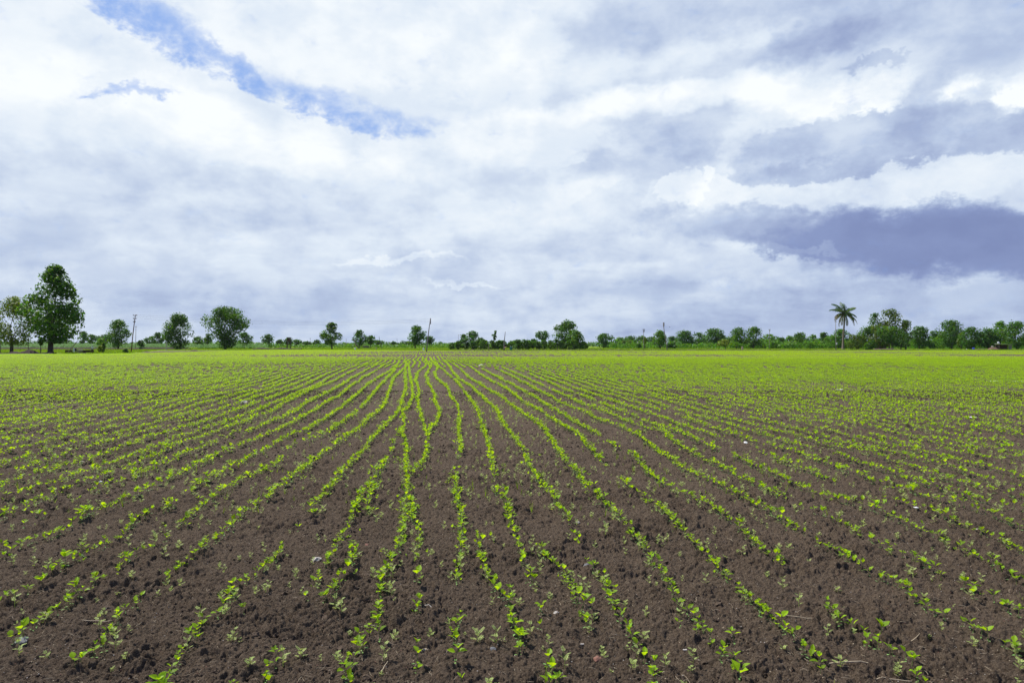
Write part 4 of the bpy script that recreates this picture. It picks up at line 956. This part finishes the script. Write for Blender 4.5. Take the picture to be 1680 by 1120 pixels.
# grass tufts on the verges beyond the crop
src = source_collection('tuft', [])
def tuft(seed):
    q = random.Random(seed); m = MB()
    for i in range(16):
        a = q.uniform(0, 6.28); r = q.uniform(0, .7); L_ = q.uniform(.12, .32); x, y = math.cos(a) * r, math.sin(a) * r; b = q.uniform(0, 6.28); w = .07
        m.add([(x - math.cos(b) * w, y - math.sin(b) * w, 0), (x + math.cos(b) * w, y + math.sin(b) * w, 0), (x + q.uniform(-.1, .1), y + q.uniform(-.1, .1), L_)], [(0, 1, 2)])
    return m.mesh('tuft', [M_gras])
src = source_collection('grass_tuft', [tuft(s) for s in range(5)]); pts = []
for _ in range(34000):
    y = math.sqrt(rnd.uniform(118 ** 2, 420 ** 2)); x = rnd.uniform(-.79, .79) * y; px = CX + F * x / y; e = float(edge_d(np.array(x), np.array(y)))
    if y < e + 1 or (px > 735 and y < 285 and rnd.random() < .7) or (px < 232 and y < 128) or (265 < y < 290 and (px < 330 or 415 < px < 492)): continue
    pts.append((x, y, 0, rnd.uniform(0, 6.28), rnd.uniform(.5, 1.3)))
scatter('verge_grass', pts, src)

# ------------------------------------------------------------------ earth bunds and heaps
def heap(name, px, d, w, dp, h, label, m_, cat='earth heap', seed=1):
    x = at(px, d); n = 22; V, Fc = [], []
    for i in range(n + 1):
        for j in range(9):
            u, v = i / n * 2 - 1, j / 8 * 2 - 1
            z = h * max(0, 1 - u * u) ** .8 * max(0, 1 - v * v) * (1 + .5 * float(vnoise(np.array([u * 3 + seed * 9.1]), np.array([v * 2.0]), 5)[0]))
            V.append((u * w / 2, v * dp / 2, z - .03))
    for i in range(n):
        for j in range(8): Fc.append((i * 9 + j, (i + 1) * 9 + j, (i + 1) * 9 + j + 1, i * 9 + j + 1))
    m = MB(); m.add(V, Fc); o = link(name, m.mesh(name, [m_], True), loc=(x, d, 0)); tag(o, label, cat); return o
M_earth = simple('dark_earth', (.05, .037, .026), .95, .35, .9, .5); M_learth = simple('pale_earth', (.10, .075, .05), .95, .3, .9, .5)
heap('earth_heap', 47, 129, 3.6, 2.2, .75, 'dark earth heap between the forked tree and the tallest tree', M_earth, seed=2)
heap('earth_heap', 25, 130, 2.4, 2, .5, 'low dark earth heap at the foot of the forked tree', M_earth, seed=3)
heap('earth_heap', 80, 130, 3.0, 2, .3, 'flat earth rise around the trunk of the tallest tree', M_earth, seed=4)
heap('earth_heap', 318, 190, 2.6, 2, .38, 'small reddish earth heap before the first round tree', M_learth, seed=5)
heap('earth_heap', 241, 158, 2.4, 1.6, .22, 'low pale earth heap past the rusty leaning pole', M_learth, seed=6)
heap('earth_heap', 1451, 252, 11, 3, .5, 'reddish earth bank under the grove trees', M_learth, seed=7)
heap('straw_heap', 1629, 262, 3.6, 3, 1.0, 'brown straw heap beside the open shed', simple('old_straw', (.14, .09, .055), .9, .3, 3, .5), 'straw heap', seed=8)
heap('earth_heap', 1610, 258, 5, 2.5, .35, 'pale earth rise between the blue tarpaulin and the straw heap', M_learth, seed=9)
def berm(name, px0, px1, d, h, m_):
    V, Fc = [], []; n = 60
    for i in range(n + 1):
        x = at(px0 + (px1 - px0) * i / n, d); k = .6 + .9 * abs(float(vnoise(np.array([x / 4]), np.array([d / 3]), 3)[0]) + .3)
        V += [(x, d - 1.2, -.02), (x, d - .35, h * k), (x, d + .35, h * k * .95), (x, d + 1.2, -.02)]
    for i in range(n):
        for j in range(3): Fc.append((i * 4 + j, (i + 1) * 4 + j, (i + 1) * 4 + j + 1, i * 4 + j + 1))
    m = MB(); m.add(V, Fc); o = link(name, m.mesh(name, [m_], True)); tag(o, kind='structure')
berm('ground_bund', -500, 90, 126, .22, M_earth); berm('ground_bund_by_maize', -500, 312, 284, .75, M_earth); berm('ground_bund_by_tower', 415, 495, 262, .6, M_earth)
berm('ground_bund_by_fallow', 760, 2200, 200, .18, M_earth)

# ------------------------------------------------------------------ poles and small built things
def pole(px, ybase_d, ptop, ytop, r, m_, label, arms=(), box=None, ins=2, top_plate=None, bend=0):
    d = ybase_d; x = at(px, d); root = empty('utility_pole', (x, d, 0), label, 'utility pole', 'utility poles across the plain'); H_ = zat(ytop, d); dx = at(ptop, d) - x; r *= .7
    link('shaft', MB().tube([(0, 0, -.4), (dx * .3, 0, H_ * .33), (dx * .62 + bend, 0, H_ * .66), (dx, 0, H_)], [r * 1.25, r * 1.1, r, r * .8], 8).mesh('shaft', [m_], True), root)
    for k, w in enumerate(arms):
        z = H_ * (.975 - .085 * k); xx = dx * z / H_
        link('crossarm', MB().box((xx, -r, z), (w, .09, .09)).mesh('crossarm', [m_]), root)
        for s in (-1, 1)[:ins]:
            link('insulator', MB().tube([(xx + s * w * .42, -r, z + .04), (xx + s * w * .42, -r, z + .13), (xx + s * w * .42, -r, z + .26)], [.05, .09, .04], 6).mesh('insulator', [M_conc]), root)
    if top_plate: link('mounting_plate', MB().box((dx * .95 + r * .9, 0, H_ * .93), (top_plate[0], .12, top_plate[1])).mesh('mounting_plate', [m_]), root)
    if box: link('meter_box', MB().box((dx * box / H_ + .2, -r - .12, box), (.35, .25, .55)).mesh('meter_box', [M_white]), root)
    return root, Vector((x + dx, d, H_))
r1, T1 = pole(215, 152, 222, 516, .13, M_rail, 'rusty brown steel pole leaning over beside the blue green tree', (.9, .7, .5))
_, _ = pole(222.5, 285, 223, 535, .12, M_rail, 'thin distant mast directly behind the rusty leaning pole', (.8,))
r2, T2 = pole(699.5, 172, 706, 523, .16, M_conc, 'tallest grey concrete pole, leaning, at the end of the central crop rows', (), top_plate=(.20, 1.5))
pole(826, 215, 829, 544, .17, M_conc, 'bare grey brown pole before the shrub belt beside the stooping workers')
pole(1056, 262, 1056, 540, .14, M_conc, 'straight thin pole beside the small yellow tree', (1.0, .8), top_plate=(.35, 1.3))
r3, T3 = pole(1095, 205, 1088, 529, .17, M_conc, 'crooked concrete pole tilting with a small white box on it', (), box=2.3, top_plate=(.42, 1.2), bend=-.12)
pole(1262, 280, 1262.5, 540, .14, M_conc, 'slender pole before the light green tree midway to the palm', (.8,), top_plate=(.3, .8))
pole(1371.5, 225, 1371, 527, .14, M_conc, 'grey pole standing beside the coconut palm', (.7,), box=2.2)
pole(568, 480, 568, 556, .13, M_rail, 'faint thin pole between the airy tree and the dark tree pair', (.8,))
pole(626, 330, 622, 552, .15, M_bark, 'bent dark pole leaning toward the dark tree pair', (), bend=-.25)
pole(651.5, 520, 651.5, 556, .12, M_rail, 'faint mast with a dark small crown below it near the horizon', (.9,))
pole(509, 520, 509, 554.5, .12, M_rail, 'faint thin pole between timber tower and airy tree', (.8, .6))
pole(752, 500, 752, 549, .13, M_rail, 'short grey mast beside the round tree behind the shrub belt', (.8,))
pole(411.5, 330, 411.5, 551, .12, M_bark, 'dark cross shaped pole beside the wide crowned tree', (3.2,))
pole(47, 145, 46.5, 561, .07, M_dwood, 'thin dark post standing on the earth heap by the tallest tree', ())
tree('shrub', 652, 520, 562.5, 3.5, 567, 'shrub', M_dk, 'small dark round bush at the foot of the faint mast', 'shrub')
def post(px, d, ytop, r, m_, label): 
    o = link('post', MB().tube([(0, 0, -.2), (0, 0, zat(ytop, d) * .5), (.02, 0, zat(ytop, d))], [r, r, r * .9], 7).mesh('post', [m_]), loc=(at(px, d), d, 0)); tag(o, label, 'post', 'short posts at the field edges')
post(273, 235, 562.5, .22, M_stone, 'pale stone post before the first round tree'); post(801.5, 215, 567.5, .12, M_barkl, 'short pale wooden post before the shrub belt')
post(915, 230, 570, .1, M_barkl, 'tiny stake before the far end of the shrub belt')
post(582.5, 235, 570.5, .28, M_white, 'white marker stone before the dark tree pair'); post(617.5, 235, 569.5, .2, M_straw, 'yellowish marker post before the bent dark pole')
post(695, 215, 570.5, .3, M_white, 'white marker stone beside the tallest leaning pole'); post(1218, 262, 568, .35, M_straw, 'tan marker stone near the low light green bush')
# power lines strung from the rusty pole to the tallest concrete pole
for k in range(3):
    a, b = T1 + Vector((.2 * (k - 1), 0, -.4 * k)), T2 + Vector((0, 0, -.35 * k)); pts_ = [a.lerp(b, i / 16) - Vector((0, 0, 1.1 * 4 * (i / 16) * (1 - i / 16))) for i in range(17)]
    o = link('power_line', MB().tube(pts_, .011, 4, cap=False).mesh('power_line', [M_hair])); tag(o, '%s wire strung from the rusty pole to the tallest concrete pole' % ('top', 'middle', 'bottom')[k], 'wire', 'wires between two poles')
# timber tower
def tower():
    d = 300; root = empty('timber_tower', (at(474, d), d, 0), 'dark timber trestle tower with platform among the small hazy trees', 'tower'); H_ = zat(552, d)
    for s in (-1, 1):
        for e in (-1, 1): link('leg', MB().tube([(s * .85, e * .6, -.3), (s * .55, e * .4, H_ * .92)], .13, 5).mesh('leg', [M_dwood]), root)
    for z, w in ((H_ * .35, 1.5), (H_ * .6, 1.35), (H_ * .8, 1.25)): link('brace', MB().box((0, -.55, z), (w, .1, .12)).box((0, .55, z), (w, .1, .12)).mesh('brace', [M_dwood]), root)
    link('brace', MB().tube([(-.8, -.62, .5), (.65, -.5, H_ * .6)], .06, 4).tube([(.8, -.68, .5), (-.65, -.56, H_ * .6)], .06, 4).mesh('brace', [M_dwood]), root)
    link('platform', MB().box((0, 0, H_ * .93), (1.9, 1.3, .14)).mesh('platform', [M_dwood]), root)
    link('tank', MB().tube([(0, 0, H_ * .62), (0, 0, H_ * .9)], [.42, .42], 10).mesh('tank', [M_brown]), root)
tower()
# leaning log and low hut by the tree pair
o = link('log', MB().tube([(0, 0, -.2), (-1.6, 0, 2.2), (-2.6, 0, 4.5)], [.35, .28, .2], 7).tube([(-.9, 0, 1.2), (-2.0, .3, 1.9), (-2.3, .3, 0)], [.2, .15, .12], 6).mesh('log', [M_wood], True), loc=(at(589.5, 340), 340, 0)); tag(o, 'forked pale brown log leaning before the dark tree pair', 'log')
def hut(px, d, w, h, label, wall, roof, open_=True):
    root = empty('shed', (at(px, d), d, 0), label, 'shed'); D_ = 2.2
    for s in (-1, 1):
        for e in (-1, 1): link('post', MB().tube([(s * w * .46, e * D_ * .45, -.2), (s * w * .46, e * D_ * .45, h)], .07, 6).mesh('post', [M_wood]), root)
    link('back_wall', MB().box((0, D_ * .42, h * .48), (w * .92, .06, h * .92)).mesh('wall', [wall]), root)
    link('roof', MB().box((0, 0, h + .12), (w, D_ * 1.15, .06), tilt=.05).mesh('roof', [roof]), root)
    if open_: link('side_sheet', MB().box((w * .5, -.2, h * .5), (.05, D_ * .8, h * .85)).mesh('side_sheet', [M_tin]), root)
hut(1646, 262, 5.0, 2.0, 'open shed with a white tin roof under the dark trees', M_dwood, M_tin)
hut(600, 400, 4.2, 1.4, 'low grey hut under the dark tree pair', M_conc, M_conc, False)
hut(1447, 266, 4.5, 2.0, 'reddish brown hut hidden inside the grove', M_rstone, M_dwood, False)
# tarpaulin bundle, bags
def bundle(name, px, d, w, h, m_, label, cat):
    me = rock(int(px), .22, h / w, m_); o = link(name, me, loc=(at(px, d), d, h * .4)); o.scale = (w / 2,) * 3; tag(o, label, cat)
bundle('tarpaulin', 1597, 258, 1.0, .9, M_tarp, 'blue tarpaulin bundle before the dark wide trees', 'tarpaulin')
bundle('sack', 1638, 264, .9, .8, M_tin, 'pale sack hanging by the shed beneath the bright tree', 'sack'); bpy.data.objects['sack'].location.z = 2.6
bundle('sack', 1628, 263, .9, .5, M_stone, 'pale sack lying on top of the brown straw heap', 'sack'); bpy.data.objects['sack.001'].location.z = 1.15
bundle('sack', 1586, 262, .4, .35, M_white, 'tiny white sack on the fallow strip before the tarpaulin', 'sack')
# well place: slabs, troughs, pole, upright stone
d0 = 143
def trough(px, d, w, label):
    root = empty('wooden_trough', (at(px, d), d, 0), label, 'trough', 'dark troughs by the slabs')
    link('side_board', MB().box((0, -.35, .38), (w, .06, .42), jit=.02).mesh('side_board', [M_dwood]), root); link('side_board', MB().box((0, .35, .38), (w, .06, .42), jit=.02).mesh('side_board', [M_dwood]), root)
    link('end_board', MB().box((-w / 2 + .04, 0, .38), (.06, .64, .40)).mesh('end_board', [M_dwood]), root); link('end_board', MB().box((w / 2 - .04, 0, .38), (.06, .64, .40)).mesh('end_board', [M_dwood]), root)
    link('bottom_board', MB().box((0, 0, .2), (w - .14, .64, .05)).mesh('bottom_board', [M_dwood]), root); link('rail', MB().box((0, -.40, .62), (w + .1, .05, .05)).mesh('rail', [M_wood]), root)
trough(145, 141, 1.9, 'dark wooden trough at the feet of the standing person'); trough(114.5, 143, 1.5, 'dark wooden trough under the leaning beam')
o = link('beam', MB().tube([(0, 0, .2), (1.0, .2, 1.5), (1.75, .3, 2.5)], [.09, .08, .06], 7).mesh('beam', [M_barkl]), loc=(at(112, d0 - .6), d0 - .6, 0)); tag(o, 'pale wooden beam leaning up from the dark trough', 'beam')
o = link('upright_stone', rock(31, .15, 2.6, M_pale), loc=(at(121, d0 - .5), d0 - .5, .45)); o.scale = (.22, .22, .22); tag(o, 'pale upright stone beside the grey slabs', 'stone')
o = link('jar', MB().tube([(0, 0, 0), (0, 0, .2), (0, 0, .45), (0, 0, .55), (0, 0, .65)], [.14, .24, .22, .11, .14], 10).mesh('jar', [M_hair], True), loc=(at(124, d0 - .2), d0 - .2, .35)); tag(o, 'dark jar standing beside the pale upright stone', 'jar')
for k, (px, w, h, lb) in enumerate([(129, .75, .62, 'grey stone slab closest to the upright stone'), (133.5, .8, .7, 'middle one of the grey stone slabs'), (139.5, .9, .55, 'grey stone slab touching the dark trough')]):
    o = link('stone_slab', MB().box((0, 0, h / 2), (w, .5, h), rz=.1 * k, jit=.05, rng=rnd).mesh('stone_slab', [M_conc]), loc=(at(px, 142), 142 - .3 * k, 0)); tag(o, lb, 'stone slab', 'grey slabs by the trough')

# ------------------------------------------------------------------ people
def person(px, d, label, lean, top_m, low_m, H_=1.62, face=0, skirt=False, scarf=None):
    """lean: forward bend of the trunk in radians"""
    root = empty('person', (at(px, d), d, 0), label, 'person', rz=face); s = H_ / 1.7
    hip = Vector((0, 0, .90)); U = Vector((0, -math.sin(lean), math.cos(lean))); ch = hip + U * .36; nk = hip + U * .56; hd = nk + (U * .6 + Vector((0, -.25, .3))).normalized() * .1; hd2 = hd + (U * .5 + Vector((0, -.2, .5))).normalized() * .13
    V = [hip, hip + U * .18, ch, nk, hd, hd2]; Rr_ = [.125, .115, .14, .055, .085, .08]; E = [(0, 1), (1, 2), (2, 3), (3, 4), (4, 5)]
    for sx in (-1, 1):
        b = len(V); sh = ch + U * .12 + Vector((sx * .17, 0, 0)); el_ = sh + (Vector((sx * .06, 0, -.27)) if lean < .5 else Vector((sx * .03, -.12, -.24))); wr = el_ + (Vector((sx * .0, -.08, -.24)) if lean < .5 else Vector((0, -.10, -.22)))
        hn = wr + (wr - el_).normalized() * .09
        V += [sh, el_, wr, hn]; Rr_ += [.055, .040, .027, .030]; E += [(2, b), (b, b + 1), (b + 1, b + 2), (b + 2, b + 3)]
        for fk in range(4):
            V.append(hn + (wr - el_).normalized() * (.065 + .01 * (fk in (1, 2))) + Vector((sx * .002, (fk - 1.5) * .019, 0))); Rr_.append(.009); E.append((b + 3, len(V) - 1))
        V.append(hn + Vector((0, -.05, -.02))); Rr_.append(.010); E.append((b + 3, len(V) - 1))
        b = len(V); lh = hip + Vector((sx * .09, 0, -.06)); kn = Vector((sx * .11, -.05 if lean > .5 else -.01, .48)); an = Vector((sx * .12, .02, .07)); to = Vector((sx * .13, -.14, .03))
        V += [lh, kn, an, to]; Rr_ += [.09, .058, .040, .035]; E += [(0, b), (b, b + 1), (b + 1, b + 2), (b + 2, b + 3)]
    me = bpy.data.meshes.new('body'); me.from_pydata([v * s for v in V], E, []); me.materials.append(M_skin); o = link('body', me, root)
    md = o.modifiers.new('skin', 'SKIN'); md.use_smooth_shade = True
    for i, r_ in enumerate(Rr_): me.skin_vertices[0].data[i].radius = (r_ * s, r_ * s)
    me.skin_vertices[0].data[0].use_root = True; o.modifiers.new('sub', 'SUBSURF').levels = 1
    link('shirt', MB().tube([(hip - U * .02) * s, (hip + U * .2) * s, (ch + U * .05) * s, (ch + U * .15) * s, (nk - U * .01) * s], [.165 * s, .155 * s, .185 * s, .15 * s, .07 * s], 12, cap=False).mesh('shirt', [top_m], True), root)
    for sx in (-1, 1):
        b = 6 + (0 if sx < 0 else 13); link('sleeve', MB().tube([V[b] * s, (V[b].lerp(V[b + 1], .8)) * s], [.075 * s, .06 * s], 8, cap=False).mesh('sleeve', [top_m], True), root)
    if skirt: link('skirt', MB().tube([(hip + U * .05) * s, (hip + Vector((0, 0, -.2))) * s, Vector((0, -.02, .1)) * s], [.165 * s, .2 * s, .27 * s], 14, cap=False).mesh('skirt', [low_m], True), root)
    else:
        for sx in (-1, 1):
            b = 15 + (0 if sx < 0 else 13); link('trouser_leg', MB().tube([V[b] * s, V[b + 1] * s, V[b + 2] * s], [.11 * s, .085 * s, .07 * s], 8, cap=False).mesh('trouser_leg', [low_m], True), root)
    bm = bmesh.new(); bmesh.ops.create_uvsphere(bm, u_segments=12, v_segments=8, radius=.105 * s); hm = bpy.data.meshes.new('hair'); bm.to_mesh(hm); bm.free(); hm.materials.append(scarf or M_hair)
    h = link('headscarf' if scarf else 'hair', hm, root); h.location = (hd2 + Vector((0, .03, .02))) * s
    return root
person(151.5, 146, 'person in pale blue white clothes standing behind the dark trough', .1, M_pale, M_brown, 1.6, .5, skirt=False, scarf=M_pale)
person(827.8, 222, 'stooping person in a pale pink shirt at the foot of the bare pole', 1.0, M_pink, M_brown, 1.6, 1.2)
person(837.3, 226, 'stooping worker in teal with a white scarf, closer to the pole', 1.1, M_teal, M_teal, 1.5, 1.4, True, M_white)
person(839.6, 227, 'stooping worker in teal with a white scarf, farther from the pole', .8, M_teal, M_teal, 1.5, -1.2, True, M_white)
# bird over the crooked pole
def bird():
    d = 200; root = empty('bird', (at(1099, d), d, zat(536.5, d)), 'small dark bird flying past the top of the crooked pole', 'bird', rz=1.2)
    link('body', MB().tube([(0, -.16, 0), (0, -.10, .01), (0, 0, 0), (0, .12, 0), (0, .2, 0)], [.015, .035, .05, .03, .03], 8).mesh('body', [M_hair], True), root)
    for s in (-1, 1): link('wing', MB().add([(0, -.05, .02), (s * .18, -.08, .08), (s * .36, .02, .03), (s * .17, .05, .06), (0, .06, .02)], [(0, 1, 3, 4), (1, 2, 3)]) or None, root) if False else None
    for s in (-1, 1):
        m = MB(); m.add([(0, -.05, .02), (s * .18, -.08, .08), (s * .36, .02, .03), (s * .17, .05, .06), (0, .06, .02)], [(0, 1, 3, 4), (1, 2, 3)]); w_ = link('wing', m.mesh('wing', [M_hair]), root); w_.modifiers.new('t', 'SOLIDIFY').thickness = .01
bird()

# ------------------------------------------------------------------ haze
hz = mat('haze'); t = hz.node_tree; t.nodes.remove(t.nodes['Principled BSDF']); pv = t.nodes.new('ShaderNodeVolumePrincipled')
pv.inputs['Color'].default_value = (.86, .92, 1.0, 1); pv.inputs['Density'].default_value = .00004; pv.inputs['Anisotropy'].default_value = .1
t.links.new(pv.outputs[0], t.nodes['Material Output'].inputs['Volume'])
hb = MB().box((0, 0, 17), (3100, 3100, 36)); tag(link('haze', hb.mesh('haze', [hz])), kind='stuff')
print('scene built')
